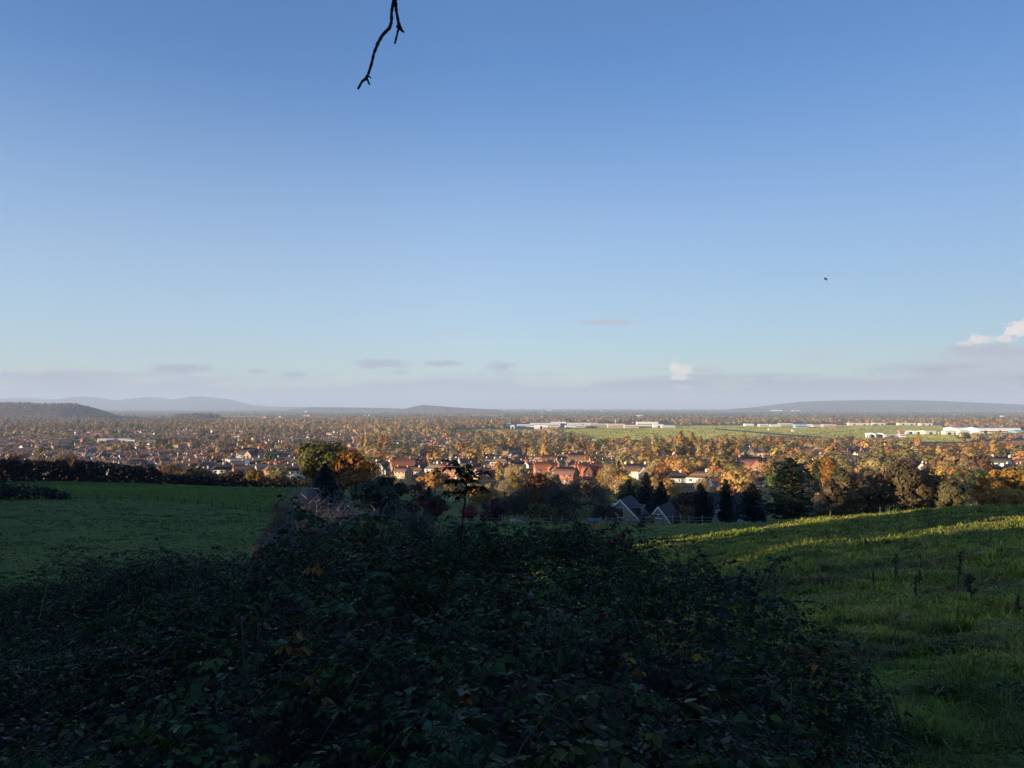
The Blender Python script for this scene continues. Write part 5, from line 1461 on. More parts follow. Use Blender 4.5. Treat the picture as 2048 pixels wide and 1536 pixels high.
WL = ['lowest brown willow, first of the clump beside the cedar', 'brown willow second in the clump along the field crest', 'broad brown willow in the middle of the crest clump', 'tallest brown willow of the crest clump', 'brown willow with a yellow streaked side in the crest clump', 'last small willow of the clump, next to the orange maple']
for (px, top, w_, d, c), lab in zip(W_, WL): T('willow_tree', 'round', px, top, w_, d, np.array(c) * 1.25, lab, group='willows behind the field crest', q=2.6, leaf=.2, lo=.0)
T('orange_maple', 'round', 1964, 944, 48, 128, (.42, .155, .03), 'vivid orange maple behind the field crest', q=1.1)
T('golden_maple', 'oak', 2018, 926, 100, 132, (.40, .22, .045), 'large golden maple behind the field crest at the frame edge', q=1.3)
T('golden_maple', 'round', 1990, 958, 50, 124, (.36, .18, .04), 'smaller golden maple between the orange and the large golden one', q=.9)
T('pale_ash', 'round', 1922, 932, 46, 200, (.13, .15, .035), 'pale green tree between the willows and the orange maple', q=.9)
T('pale_ash', 'round', 1955, 928, 40, 215, (.10, .14, .035), 'bright green tree above the orange maple', q=.9)
T('dark_holly', 'round', 1938, 955, 34, 190, (.022, .032, .022), 'dark holly in the gap beside the orange maple', q=.8)
T('russet_oak', 'oak', 1925, 905, 110, 420, (.27, .17, .075), 'wide khaki oak before the brown ploughed field', q=1.0)
T('russet_oak', 'round', 1962, 912, 50, 400, (.22, .10, .06), 'reddish-brown oak before the brown ploughed field', q=.9)
T('hedge_oak', 'oak', 512, 934, 44, 250, (.20, .12, .022), 'amber oak standing in the meadow hedge', q=.9)
T('silver_poplar', 'round', 562, 928, 56, 262, (.24, .22, .11), 'pale silvery-green tree in the meadow hedge', q=1.0)
T('amber_bush', 'shrub', 553, 940, 26, 248, (.26, .15, .03), 'small amber bush before the silvery-green hedge tree', 'shrub', q=.6)
T('hedge_ash', 'bare', 345, 925, 62, 262, (.24, .15, .085), 'tan leafless ash standing in the meadow hedge', q=2.6, leaf=.07)
T('hedge_thorn', 'shrub', 405, 936, 90, 258, (.14, .095, .03), 'broad olive-brown thorn in the meadow hedge', 'shrub', q=1.3)
T('hedge_thorn', 'shrub', 462, 940, 60, 255, (.10, .07, .03), 'dark brown thorn in the meadow hedge next to the amber oak', 'shrub', q=1.1)
T('bare_poplar', 'bare', 128, 896, 66, 340, (.25, .19, .12), 'grey-tan leafless poplar behind the dark hedge', q=2.6, leaf=.09)
T('bare_poplar', 'bare', 80, 902, 56, 350, (.27, .18, .10), 'tan leafless poplar behind the dark hedge near the frame edge', q=2.4, leaf=.09)
T('russet_oak', 'oak', 30, 905, 60, 300, (.24, .13, .045), 'russet oak over the dark hedge at the frame edge', q=1.0)
T('russet_oak', 'oak', 152, 912, 40, 265, (.16, .07, .025), 'rust-brown oak rising out of the dark hedge', q=1.0)
# poplar row
PO = [(1314, 886, 22, 640), (1362, 863, 30, 655), (1384, 866, 25, 668), (1401, 872, 18, 640), (1422, 878, 20, 650), (1441, 874, 19, 640), (1459, 878, 20, 655), (1476, 881, 18, 645), (1374, 880, 16, 690)]
PL = ['lone narrow poplar standing apart from the poplar row', 'tallest golden poplar, heading the poplar row', 'narrow poplar second in the row', 'shorter poplar third in the row', 'poplar in the middle of the row', 'slim poplar past the middle of the row', 'poplar one before the end pair of the row', 'end poplar of the row nearest the white villas'.replace('nearest', 'beside'), 'thin poplar set behind the tallest one']
for (px, top, w_, d), lab in zip(PO, PL): T('poplar_tree', 'poplar', px, top, w_, d, (.46, .30, .11), lab, group='poplars in a row', q=1.0)
T('spreading_ash', 'bare', 1645, 870, 34, 850, (.34, .25, .12), 'spreading bare khaki ash against the airfield grass', q=1.6, leaf=.16)
for px, d, w_, rr_ in ((644, 205, 1, 1),): pass


# hedges: long leafy walls of clumps
def hedge(name, pts, label, hfun, col, per=26, size=.32, wid=3.0, seed=1, step=1.6):
    """pts (px,d) along the hedge foot"""
    rng = R(seed); xy = np.array([P(px, d)[:2] for px, d in pts]); seg = np.hypot(*np.diff(xy, axis=0).T); s = np.concatenate([[0], np.cumsum(seg)])
    q = np.arange(0, s[-1], step); X = np.interp(q, s, xy[:, 0]); Y = np.interp(q, s, xy[:, 1]); Z = ground(X, Y)
    H = np.array([hfun(t) for t in q / s[-1]]) * (.75 + .5 * fbm(q / 7, q * 0, seed, 3))
    o = np.array([X[0], Y[0], Z[0]]); e = empty(name, o); tag(e, label, 'hedge')
    mb = MB(); st = MB()
    for x, y, z, h in zip(X, Y, Z, H):
        k = max(3, int(h * 1.5))
        for j in range(k):
            c = np.array([x, y, z]) - o + [rng.normal() * .6, rng.normal() * wid * .3, h * (j + .6) / (k + .3)]
            d = unit(rng.normal(size=(per, 3))); r = np.array([1.3, wid * .42, .85]) * rng.uniform(.7, 1.2)
            pos = c + d * r * rng.uniform(.5, 1.1, (per, 1)); nrm = d + rng.normal(size=(per, 3)) * .4 + [0, 0, .4]
            v, f = cards(rng, pos, nrm, size); mb.add(v, f, 0, np.asarray(col) * tints(rng, per, .4, .15) * tints(rng, 1, .3, .15))
        if rng.random() < .5: st.tube([np.array([x, y, z - .2]) - o, np.array([x + rng.normal() * .3, y, z + h * .7]) - o], [.09, .03], 4)
    mb.build('foliage', M_leaf_abs, e)['kind'] = 'stuff'; st.build('stems', M_bark, e)['kind'] = 'stuff'
    return e


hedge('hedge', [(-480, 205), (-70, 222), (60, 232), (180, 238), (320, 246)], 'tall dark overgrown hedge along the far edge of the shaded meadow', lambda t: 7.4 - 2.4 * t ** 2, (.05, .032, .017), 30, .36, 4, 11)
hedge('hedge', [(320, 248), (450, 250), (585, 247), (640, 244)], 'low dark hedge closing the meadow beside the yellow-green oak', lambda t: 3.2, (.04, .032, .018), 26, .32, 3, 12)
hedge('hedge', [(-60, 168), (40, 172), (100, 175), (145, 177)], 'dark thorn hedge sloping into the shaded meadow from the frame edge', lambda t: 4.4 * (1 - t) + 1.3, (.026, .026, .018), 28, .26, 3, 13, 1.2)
hedge('hedge', [(905, 262), (960, 262), (1000, 262)], 'low hedge of garden shrubs behind the lit paddock', lambda t: 2.6, (.12, .10, .04), 22, .3, 3, 14)

# ================================================================== THE SUBURB, VILLAGE AND FAR PLAIN
KIND_COL = [('golden-brown', (.46, .285, .10)), ('rust-orange', (.46, .225, .075)), ('olive', (.25, .21, .07)), ('dark green', (.07, .09, .035)), ('grey-brown', (.34, .26, .155)), ('yellow', (.52, .36, .075)),
            ('dark red', (.30, .125, .07)), ('khaki', (.38, .295, .125)), ('tan', (.40, .28, .145))]
KIND_COL = [(a, tuple(1.12 * v for v in c)) for a, c in KIND_COL]
_tp = {}


def tree_proto(kind, i):
    k = (kind, i)
    if k not in _tp:
        base = {'round': (9, 9), 'oak': (10, 11.5), 'poplar': (15, 5), 'conifer': (11, 6), 'bare': (10, 9), 'shrub': (5, 7)}[kind]
        tr, cr = tree_geo(kind, base[0], base[1], 4000 + 31 * i + len(kind), {'round': .8, 'oak': .65, 'poplar': .6, 'conifer': .8, 'bare': 1.6, 'shrub': .7}[kind], {'round': .33, 'oak': .36, 'poplar': .32, 'conifer': .36, 'bare': .10, 'shrub': .27}[kind], soft=True)
        for kk in (3, 4): tr.m[kk] = [np.ones_like(a) for a in tr.m[kk]]
        cr.merge(tr)
        _tp[k] = (cr, base, cr.mesh(kind + '_tree_small', [M_leaf, M_bark]))
    return _tp[k]


LAND = [(645, 900, 'the yellow-green oak'), (712, 915, 'the rust-orange oak'), (185, 912, 'the slate-roofed barn'), (240, 915, 'the orange tiled hall'), (233, 885, 'the long white school'), (502, 925, 'the dark chapel-like hall'), (440, 925, 'the orange-tiled brick house'),
        (825, 904, 'the blue-roofed school'), (840, 922, 'the terrace with white eaves'), (803, 945, 'the red-roofed house'), (977, 920, 'the white pointed-chimney house'), (1178, 945, 'the double-gabled brick house'), (1098, 930, 'the twin brown roofs'), (1155, 932, 'the wide brown roof'),
        (1271, 950, 'the white bargeboard house'), (1402, 955, 'the brown-hipped bungalow'), (1420, 890, 'the poplar row'), (1314, 900, 'the lone poplar'), (1230, 886, 'the floodlight mast'), (1186, 880, 'the white cottage'), (1503, 945, 'the plum-roofed house'), (1490, 905, 'the white villas'),
        (1582, 930, 'the cedar'), (1652, 920, 'the orange-gold oak'), (1645, 882, 'the spreading ash'), (1808, 925, 'the brown willows'), (1925, 905, 'the wide khaki oak'), (1940, 885, 'the ploughed field'), (1760, 880, 'the arched hangars'), (2018, 930, 'the golden maples'), (60, 915, 'the leafless poplars'), (345, 930, 'the tan hedge ash'),
        (562, 935, 'the silvery hedge tree'), (1120, 898, 'the playing field'), (700, 880, 'the mid rooftops'), (560, 878, 'the outer red roofs'), (380, 870, 'the brown copse'), (70, 885, 'the dark suburb trees'), (930, 880, 'the dark red trees')]


def land_of(px, r):
    i = int(np.argmin([abs(px - a) + 2.6 * abs(r - b) for a, b, _ in LAND])); a, b, n = LAND[i]
    dx, dr = px - a, r - b
    rel = 'beyond' if dr < -7 else ('in front of' if dr > 7 else ('beside' if abs(dx) < 30 else 'along from'))
    return i, rel, n


AIRP = [(1120, 872), (1200, 890), (1500, 892), (1930, 889), (1890, 849), (1330, 851), (1060, 857)]


def in_poly(px, r, poly):
    c = False; n = len(poly)
    for i in range(n):
        x1, y1 = poly[i]; x2, y2 = poly[(i + 1) % n]
        if (y1 > r) != (y2 > r) and px < (x2 - x1) * (r - y1) / (y2 - y1) + x1: c = not c
    return c


OPEN = [AIRP, [(1832, 913), (2140, 908), (2140, 876), (1846, 888)], [(1058, 904), (1182, 903), (1178, 894), (1064, 895)], [(905, 873), (1092, 873), (1082, 858), (905, 858)], [(1010, 860), (1350, 860), (1350, 846), (1010, 846)], [(1480, 860), (1700, 858), (1690, 847), (1480, 847)], [(1730, 880), (2060, 876), (2060, 860), (1790, 858)],
        [(870, 996), (935, 994), (935, 975), (870, 977)], [(890, 842.5), (1005, 843.5), (1010, 837), (895, 837)], [(210, 844), (345, 844), (345, 840.5), (210, 840.5)], [(30, 839), (205, 839), (205, 833.5), (50, 833.5)], [(590, 837), (865, 839), (855, 833), (600, 832.5)]]
OPEN += FARF
rng = R(2024)
houses = []; trees = []; farq = []


def house_prob(px, r):
    f = float(vnoise(px / 46.0, r / 9.0, 77))
    if r > 958: return .0
    if px < 720:
        if r < 858: return .0
        if r < 870: return .45 if (330 < px < 720 and f > .38) else (.2 if f > .5 else 0)
        if r < 898: return .52 if f > .38 else .12
        if r < 908: return .12
        return .46
    if px < 1000:
        if r < 868: return 0
        return .34 if f > .42 else .1
    if px < 1560: return (.17 if r > 902 else .03)
    return .10 if r > 900 else .0


y = 268.0; ri = 0
while y < 4300:
    sp = 12.5 if y < 900 else (15.5 if y < 1700 else (24 if y < 2700 else 40))
    n = int(1.9 * y / sp); ri += 1
    for k in range(n):
        x = -.95 * y + (k + rng.uniform(.15, .85)) * sp; yy = y + rng.uniform(-.4, .4) * sp
        z = gz(x, yy); px, r = pix(x, yy, z)
        if not -480 < px < 2530: continue
        if any(in_poly(px, r, p) for p in OPEN): continue
        if yy < 330 and px < 640: continue
        if any((x - a) ** 2 + (yy - b) ** 2 < (c + sp * .35) ** 2 for a, b, c in TAKEN): continue
        hp = house_prob(px, r); u = rng.random(); v = rng.random()
        cl = float(fbm(x / 120, yy / 75, 21, 3)); wood = cl > (.57 if px < 720 and r > 862 else .5)
        if px < 720 and hp > .2:                     # streets: rows of houses, gardens between
            w3 = (ri + int(vnoise(x / 220, yy / 500, 5) * 3)) % 3
            if w3 == 0: hp = .92 if cl < .6 else .3
            elif w3 == 1: hp = .0
            else: hp = .55 if cl < .6 else .1
        elif px >= 720: hp = hp * (1.5 if not wood else .3)
        if u < hp:
            houses.append((x, yy, z, px, r)); continue
        if px < 720 and r > 862 and hp < .5 and not wood and v > .62: continue
        if px >= 720 and r > 866 and not wood and v > .55: continue
        f = float(vnoise(px / 70.0, r / 12.0, 91)); s = 1.0
        if px < 720 and r > 862: wts = [.2, .08, .2, .17, .14, .03, .03, .12, .05]
        elif r < 862 and px < 1000: wts = [.5, .05, .08, .03, .06, .1, .0, .14, .08]
        elif px < 1000: wts = [.24, .1, .18, .1, .12, .05, .03, .12, .08]
        elif r < 905: wts = [.24, .17, .13, .06, .16, .04, .04, .10, .08]
        else: wts = [.3, .16, .12, .07, .07, .11, .02, .1, .06]
        wts = np.array(wts) ** (1 + 1.2 * f); ci = int(rng.choice(9, p=wts / sum(wts)))
        if wood and rng.random() < .5: ci = [0, 7, 2, 1, 4, 8, 0, 3][int(vnoise(x / 90, yy / 90, 97) * 7.99)]
        if wood or r < 862:
            kind = 'conifer' if ci == 3 and rng.random() < .35 else ('bare' if ci in (4, 8) and rng.random() < .5 else rng.choice(['round', 'oak', 'poplar'], p=[.5, .46, .04])); sc = rng.uniform(1.0, 1.65)
            if y < 1700 and v > .66: continue
        else:
            kind = 'conifer' if ci == 3 and rng.random() < .35 else rng.choice(['round', 'shrub', 'oak'], p=[.5, .38, .12]); sc = rng.uniform(.42, .72)
        if px < 720 and r > 862: sc *= .8
        sc *= 1.0 if y < 1700 else (1.2 if y < 2700 else 1.45)
        if yy < 420: sc *= .7
        elif yy < 600: sc = min(sc, 1.3)
        if 1300 < px < 1492 and 540 < yy < 760: sc = min(sc, .75)
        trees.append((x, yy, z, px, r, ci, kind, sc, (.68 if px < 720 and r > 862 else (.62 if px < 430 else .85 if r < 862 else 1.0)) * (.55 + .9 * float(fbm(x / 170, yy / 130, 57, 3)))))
        if y > 700 and wood and rng.random() < .6: trees.append((x + rng.normal() * sp * .4, yy + rng.normal() * sp * .4, z, px, r, ci, 'shrub' if y < 2000 else 'round', sc * .7, 1.0))
    y += sp * (.95 if y < 900 else 1.05)
# keep the sides of the houses that face the viewer clear of tall trees
hxy = np.array([(a[0], a[1], 6.5) for a in houses] + [(a, b, c * 1.05) for a, b, c in TAKEN])
NOTE = []
for key, px, d, rot, wc, rc, sc, lab in NOTABLE:
    z = gz((px - 1024) / F * d, d); b_ = EYE - F * z / d
    NOTE.append((px, b_ - PROTO[key]['h'] * sc * F / d * .66, PROTO[key]['w'] * sc * F / d * .30, d))
keep = []
for t_ in trees:
    dx = np.abs(hxy[:, 0] - hxy[:, 1] / t_[1] * t_[0]); dy = hxy[:, 1] - t_[1]
    if t_[7] > .45 and t_[1] < 1500 and np.any((dx < hxy[:, 2] + 2) & (dy > 0) & (dy < 13 * t_[7] + 4)): continue
    # the houses one can tell apart keep their fronts open
    top_ = t_[4] - 9.5 * t_[7] * F / t_[1]
    if any(t_[1] < hd and abs(t_[3] - hp_) < hw_ + 3.2 * t_[7] * F / t_[1] and top_ < hr_ for hp_, hr_, hw_, hd in NOTE): continue
    keep.append(t_)
trees = keep

NT = 232; NH = 255
# ---- individual houses
ROOFC = [('brown', (.20, .135, .10)), ('red', (.34, .14, .085)), ('grey', RF_GREY), ('plum', (.19, .11, .095)), ('dark', RF_DARK), ('brown', (.22, .15, .11)), ('tawny', (.27, .18, .12))]
WALLC = [('white', RENDER), ('brick', BRICK), ('cream', CREAM), ('red brick', RED), ('buff', BUFF), ('white', RENDER)]
KEYS = ['gable', 'semi', 'bungalow', 'villa', 'gable', 'cottage', 'semi']
KN = {'gable': 'gabled house', 'semi': 'house pair', 'bungalow': 'hip-roofed bungalow', 'villa': 'winged house', 'cottage': 'small cottage'}
hs = []
for i, (x, yy, z, px, r) in enumerate(houses):
    rot = (.35 if fbm(x / 160, yy / 160, 55, 2) > .5 else -.5) + rng.choice([0, 0, math.pi / 2]) + rng.normal() * .08 - math.atan2(x, yy) * .5
    hs.append((x, yy, z, px, r, KEYS[rng.integers(7)], int(rng.integers(len(ROOFC))), int(rng.integers(len(WALLC))), rot, rng.uniform(.78, .98)))
hs.sort(key=lambda q: (not 0 < q[3] < 2048, q[1]))
items = []
for i, hsx in enumerate(hs[:NH]):
    x, yy, z, px, r, key, ri, wi, rot, sc = hsx
    li, rel, nm = land_of(px, r)
    items.append(dict(kind='h', px=px, r=r, d=yy, li=li, txt=f"{ROOFC[ri][0]}-roofed {WALLC[wi][0]} {KN[key]}", rel=rel, nm=nm, data=hsx))
tid = []
order = sorted(range(len(trees)), key=lambda i: (not 0 < trees[i][3] < 2048, trees[i][1]))[:NT]
SHN = {'round': 'rounded tree', 'oak': 'broad tree', 'shrub': 'low bushy tree', 'poplar': 'columnar tree', 'conifer': 'pointed conifer', 'bare': 'leafless tree'}
for i in order:
    x, yy, z, px, r, ci, kind, sc, dk = trees[i]
    li, rel, nm = land_of(px, r)
    size = 'small' if sc < .65 else ('large' if sc > 1.0 else 'middling')
    items.append(dict(kind='t', px=px, r=r, d=yy, li=li, txt=f"{size} {KIND_COL[ci][0]} {SHN[kind]}", rel=rel, nm=nm, data=trees[i]))
# labels: look + landmark, and when that is shared, the order out from the landmark
ORD = ['', 'second', 'third', 'fourth', 'fifth', 'sixth', 'seventh', 'eighth', 'ninth', 'tenth', 'eleventh', 'twelfth', 'thirteenth', 'fourteenth']
bk = {}
for it in items: bk.setdefault((it['txt'], it['rel'], it['nm']), []).append(it)
for (t, rel, nm), L in bk.items():
    a, b, _ = LAND[L[0]['li']]
    L.sort(key=lambda q: abs(q['px'] - a) + 2.6 * abs(q['r'] - b))
    for k, it in enumerate(L):
        if len(L) == 1: it['label'] = f"{t} {rel} {nm}"
        elif k == 0: it['label'] = f"{t} {rel} {nm}, nearest"
        else: it['label'] = f"{t} {rel} {nm}, {ORD[min(k, 13)]} out"
for it in items:
    if it['kind'] == 'h':
        x, yy, z, px, r, key, ri, wi, rot, sc = it['data']
        nm = {'bungalow': 'bungalow', 'cottage': 'cottage'}.get(key, 'house')
        house(key, (x, yy, z), rot, WALLC[wi][1], ROOFC[ri][1], it['label'], 'houses of the village and suburb', sc, yy < 640, nm, nm)
    else:
        x, yy, z, px, r, ci, kind, sc, dk = it['data']
        cr, base, me = tree_proto(kind, int(rng.integers(3)))
        o = bpy.data.objects.new({'conifer': 'conifer_tree', 'bare': 'leafless_tree', 'poplar': 'columnar_tree', 'shrub': 'bushy_tree', 'round': 'rounded_tree', 'oak': 'broad_tree'}[kind], me)
        o.location = (x, yy, z - .1); o.rotation_euler = (0, 0, rng.uniform(0, 6.28)); o.scale = (sc * rng.uniform(.85, 1.15), sc * rng.uniform(.85, 1.15), sc * rng.uniform(.85, 1.1))
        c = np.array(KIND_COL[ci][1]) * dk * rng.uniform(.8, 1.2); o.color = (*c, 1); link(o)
        tag(o, it['label'], 'tree', 'trees among the houses')

# ---- the rest: too many and too small to count one by one
mb = MB()
for hsx in hs[NH:]:
    x, yy, z, px, r, key, ri, wi, rot, sc = hsx
    pr = PROTO[key]; w_, dp = pr['w'] * sc, pr['dp'] * sc; h = pr['h'] * sc
    one = MB(); hw = h * .6
    one.poly_prism([(-w_ / 2, -dp / 2, -2), (-w_ / 2, dp / 2, -2), (-w_ / 2, dp / 2, hw), (-w_ / 2, 0, h), (-w_ / 2, -dp / 2, hw)], (w_, 0, 0), 0, WALLC[wi][1])
    for sg in (-1, 1):
        y0 = sg * (dp / 2 + .35)
        one.poly_prism([(-w_ / 2 - .3, y0, hw - .25), (-w_ / 2 - .3, 0, h + .05), (-w_ / 2 - .3, 0, h + .3), (-w_ / 2 - .3, y0, hw)], (w_ + .6, 0, 0), 0, ROOFC[ri][1])
    one.box((w_ * .3, -.4, h - .5), (w_ * .3 + .8, .4, h + 1), 0, BRICK)
    mb.merge(one.moved((x, yy, z), rot))
M_hmix, _nt, _o = new_mat('mixed_house_surfaces'); _b = N(_nt, 'ShaderNodeBsdfPrincipled'); _b.inputs['Roughness'].default_value = .9
_a = N(_nt, 'ShaderNodeAttribute', attribute_name='tint'); _nt.links.new(_a.outputs['Color'], _b.inputs['Base Color']); _nt.links.new(_b.outputs[0], _o.inputs[0])
if mb.n: tag(mb.build('distant_rooftops', M_hmix), 'crowd of small rooftops filling the outer suburb', 'rooftops', kind='stuff')

LOW = {}
for kd in ('round', 'oak', 'shrub', 'poplar', 'conifer', 'bare'):
    for i in range(3):
        b = {'round': (9, 9), 'oak': (10, 11.5), 'poplar': (15, 5), 'conifer': (11, 6), 'bare': (10, 9), 'shrub': (5, 7)}[kd]
        for lv, (n, s) in enumerate(((110, .85), (46, 1.35))):
            r2 = R(i * 7 + lv + len(kd)); d = unit(r2.normal(size=(n, 3))); d[:, 2] = np.abs(d[:, 2]) * 1.15 - .15
            lump = 1 + .28 * np.sin(d[:, :1] * 5 + i) * np.cos(d[:, 1:2] * 4 + i * 2)
            pos = d * np.array([b[1] / 2, b[1] / 2, b[0] * .58]) * r2.uniform(.65, 1.02, (n, 1)) * lump + [0, 0, b[0] * .42]
            if kd == 'conifer': pos[:, :2] *= np.clip(1.25 - pos[:, 2:] / b[0], .08, 1)
            v, f = cards(r2, pos, d + r2.normal(size=(n, 3)) * .15 + [0, 0, .3], s, 1.3)
            LOW[(kd, i, lv)] = (v, f, tints(r2, n, .14, .06))
idn = set(order)
mb = MB()
for i, (x, yy, z, px, r, ci, kind, sc, dk) in enumerate(trees):
    if i in idn: continue
    v, f, t = LOW[(kind, int(rng.integers(3)), 0 if yy < 1500 else 1)]
    a = rng.uniform(0, 6.28); c, s = math.cos(a), math.sin(a)
    vv = np.stack([v[:, 0] * c - v[:, 1] * s, v[:, 0] * s + v[:, 1] * c, v[:, 2]], 1) * sc + [x, yy, z - .3]
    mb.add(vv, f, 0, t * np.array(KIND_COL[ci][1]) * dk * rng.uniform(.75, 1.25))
tag(mb.build('distant_trees', M_leaf_abs), 'autumn trees merging between the rooftops and the airfield', 'woodland', kind='stuff')

# hedgerows and copses of the open plain beyond 4 km
mb = MB()
y = 3000.0
while y < 24000:
    sp = y * .0105; n = int(1.9 * y / sp)
    xs = -.95 * y + (np.arange(n) + rng.uniform(0, 1, n)) * sp; ys = y + rng.uniform(-.5, .5, n) * sp * 1.4
    f1 = fbm(xs / 520, ys / 900, 61, 4); f2 = np.abs(fbm(xs / 800 + 9, ys / 800, 67, 3) - .5)
    ok = (f1 > .54) | (f2 < .016) | (rng.random(n) < .06)
    if y < 4300: ok &= rng.random(n) < .7
    zs = ground(xs, ys)
    for x, yy, z, ff in zip(xs[ok], ys[ok], zs[ok], f1[ok]):
        px, r = pix(x, yy, z)
        if any(in_poly(px, r, p) for p in (OPEN + FARF if y < 4400 else FARF)): continue
        sc = rng.uniform(.8, 1.5) * (1 + y / 14000)
        v, f, t = LOW[(rng.choice(['round', 'oak', 'shrub']), int(rng.integers(3)), 1)]
        if y > 7000: v = v.reshape(-1, 4, 3)[::2].reshape(-1, 3) * [1.5, 1, .9]; f = f[:len(f) // 2]; t = t[:len(f)]
        c = np.array(KIND_COL[int(rng.choice([0, 2, 4, 7, 3, 1], p=[.2, .26, .24, .12, .12, .06]))][1]) * .75
        mb.add(v * sc * [1.25, 1, .9] + [x, yy, z - .5], f, 0, t * c * rng.uniform(.7, 1.2))
    y += sp * 1.25
tag(mb.build('hedgerows', M_leaf_abs), 'dark hedgerows and copses dotting the far plain', 'hedgerows', kind='stuff')
# trees clothing the low wooded hill
mb = MB(); r2 = R(8)
for (pa, pb, d0, dep, n) in ((-20, 205, 4700, 380, 900), (340, 440, 4300, 140, 160)):
    hobj = [o for o in bpy.data.objects if o.name.startswith('hills') and (o['label'].startswith('low wooded') if d0 == 4700 else o['label'].startswith('small dark wooded'))][0]
    co_ = np.empty(len(hobj.data.vertices) * 3, np.float32); hobj.data.vertices.foreach_get('co', co_); co_ = co_.reshape(-1, 3)
    front = co_[co_[:, 1] < d0 + 60]
    for k in r2.choice(len(front), n):
        p = front[k] + [r2.normal() * 9, r2.normal() * 15, -1]
        px, r = pix(*p)
        if not pa < px < pb: continue
        v, f, t = LOW[('round', int(r2.integers(3)), 1)]
        mb.add(v * r2.uniform(.8, 1.35) + p, f, 0, t * np.array(KIND_COL[int(r2.choice([0, 1, 4, 6, 4]))][1]) * .42 + np.array([.085, .072, .078]))  # pale lilac offset paints haze into the foliage colour
tag(mb.build('hillside_wood', M_leaf_abs), 'brown wood covering the low hill before the blue ridge', 'woodland', kind='stuff')

# ================================================================== THE SHADED BANK BEHIND AND BESIDE THE VIEWER
U_ = [-60, 0, 17, 60, 70, 76, 120, 174, 200, 217, 240, 270, 310]; H_ = [4, 4, 4.2, 2.8, 1.0, -.3, -.8, -3.2, -9, -13.0, -16, -18.5, -21]
GAPS = [(19.5, 22.8, -.3), (38, 47, -3.4)]
mb = MB(); r2 = R(66)
for row_s in (68, 76, 84, 93):
    for u in np.arange(-60, 305, 4.6):
        u = u + r2.normal() * .8; s = row_s + r2.normal() * 1.5
        x = s * SX + u * SY; yy = s * SY - u * SX
        top = np.interp(u, U_, H_) + TANE * s
        gap = [c_ for a, b, c_ in GAPS if a - 1.5 < u < b + 1.5]
        g = gz(x, yy)
        if gap: top = min(top, gap[0] - .6 + (r2.uniform(-1.2, 1.3) if row_s in (68, 84) else -1.2) + TANE * s)
        h = top - g
        if h < .8: continue
        w_ = min(7.5, max(2.5, h * .8)) if not gap else 2.2
        n = int(90 + 26 * h) if not gap else 30
        d = unit(r2.normal(size=(n, 3))); pos = d * np.array([w_ / 2, w_ / 2, h * .5]) * r2.uniform(.35, 1.0, (n, 1)) + [x, yy, g + h * .5]
        v, f = cards(r2, pos, d + r2.normal(size=(n, 3)) * .5, .55)
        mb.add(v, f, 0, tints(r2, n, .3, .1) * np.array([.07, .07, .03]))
        mb.tube([(x, yy, g - .3), (x, yy, g + h * .6)], [.2, .07], 5, 0, (.06, .045, .035))
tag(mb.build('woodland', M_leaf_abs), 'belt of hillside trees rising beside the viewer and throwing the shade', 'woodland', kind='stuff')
# ================================================================== FOREGROUND
make_thicket()
make_grass()

cane('tall bramble shoot rising upright over the thicket into the rooftops', [(921, 1120, 4.7), (923, 1060, 4.6), (930, 1000, 4.5), (934, 965, 4.45), (930, 944, 4.4), (925, 936, 4.4)], .0056, 18, .040, (.022, .036, .016), seed=1, t0=.45)
cane('short leafy side arm of the tall shoot reaching over the rooftops', [(932, 972, 4.5), (940, 952, 4.45), (952, 941, 4.4), (966, 944, 4.4), (972, 956, 4.4)], 0.0026, 12, .038, (.022, .036, .016), seed=21, t0=.1)
cane('short leafy arm of the tall shoot curling over the red bush side', [(931, 1000, 4.5), (918, 985, 4.45), (903, 984, 4.4), (893, 998, 4.4)], .0026, 14, .036, (.022, .036, .016), seed=23, t0=.1)
cane('short leafy arm of the tall shoot hanging towards the sallow bush', [(932, 985, 4.5), (945, 972, 4.45), (958, 974, 4.4), (966, 990, 4.4)], .0026, 14, .036, (.022, .036, .016), seed=24, t0=.1)
cane('leafy tip of the tall shoot pointing up at the rooftops', [(924, 945, 4.4), (912, 934, 4.4), (902, 926, 4.4), (896, 920, 4.4)], .0024, 14, .036, (.022, .036, .016), seed=25, t0=.1)
cane('drooping leafy side arm halfway up the tall shoot', [(931, 990, 4.5), (922, 970, 4.45), (912, 958, 4.4), (902, 962, 4.4)], .003, 14, .036, (.022, .036, .016), seed=22, t0=.1)
cane('long bare cane arching from the tall shoot down to the yellow-green oak side', [(925, 937, 4.4), (905, 934, 4.42), (880, 935, 4.5), (850, 946, 4.6), (825, 960, 4.7), (790, 985, 4.8), (755, 1015, 4.9), (735, 1050, 5.0)], .003, 4, .04, seed=2)
cane('thin cane hanging from the tall shoot past the dark red bush', [(922, 938, 4.4), (901, 960, 4.4), (884, 990, 4.4), (872, 1023, 4.45), (868, 1040, 4.5), (862, 1080, 4.6)], .0028, 3, .035, seed=3)
cane('low bare cane bowing over the far bramble bush at the meadow edge', [(540, 1215, 4.4), (500, 1185, 4.7), (450, 1150, 5.0), (400, 1120, 5.2), (345, 1103, 5.4), (290, 1101, 5.5), (228, 1105, 5.6)], .0042, 5, .04, seed=4)
cane('stout cane slanting up across the bare grey shrub', [(590, 1170, 3.9), (640, 1108, 4.0), (676, 1061, 4.1), (720, 1026, 4.2), (764, 1034, 4.3), (800, 1042, 4.4)], .0055, 16, .06, (.03, .06, .018), seed=5)
cane('leafy cane tipping over in front of the small brownish shrub', [(660, 1085, 4.8), (640, 1055, 4.9), (614, 1029, 5.0), (585, 1001, 5.1), (550, 984, 5.2)], .0045, 18, .055, (.03, .058, .02), seed=6)
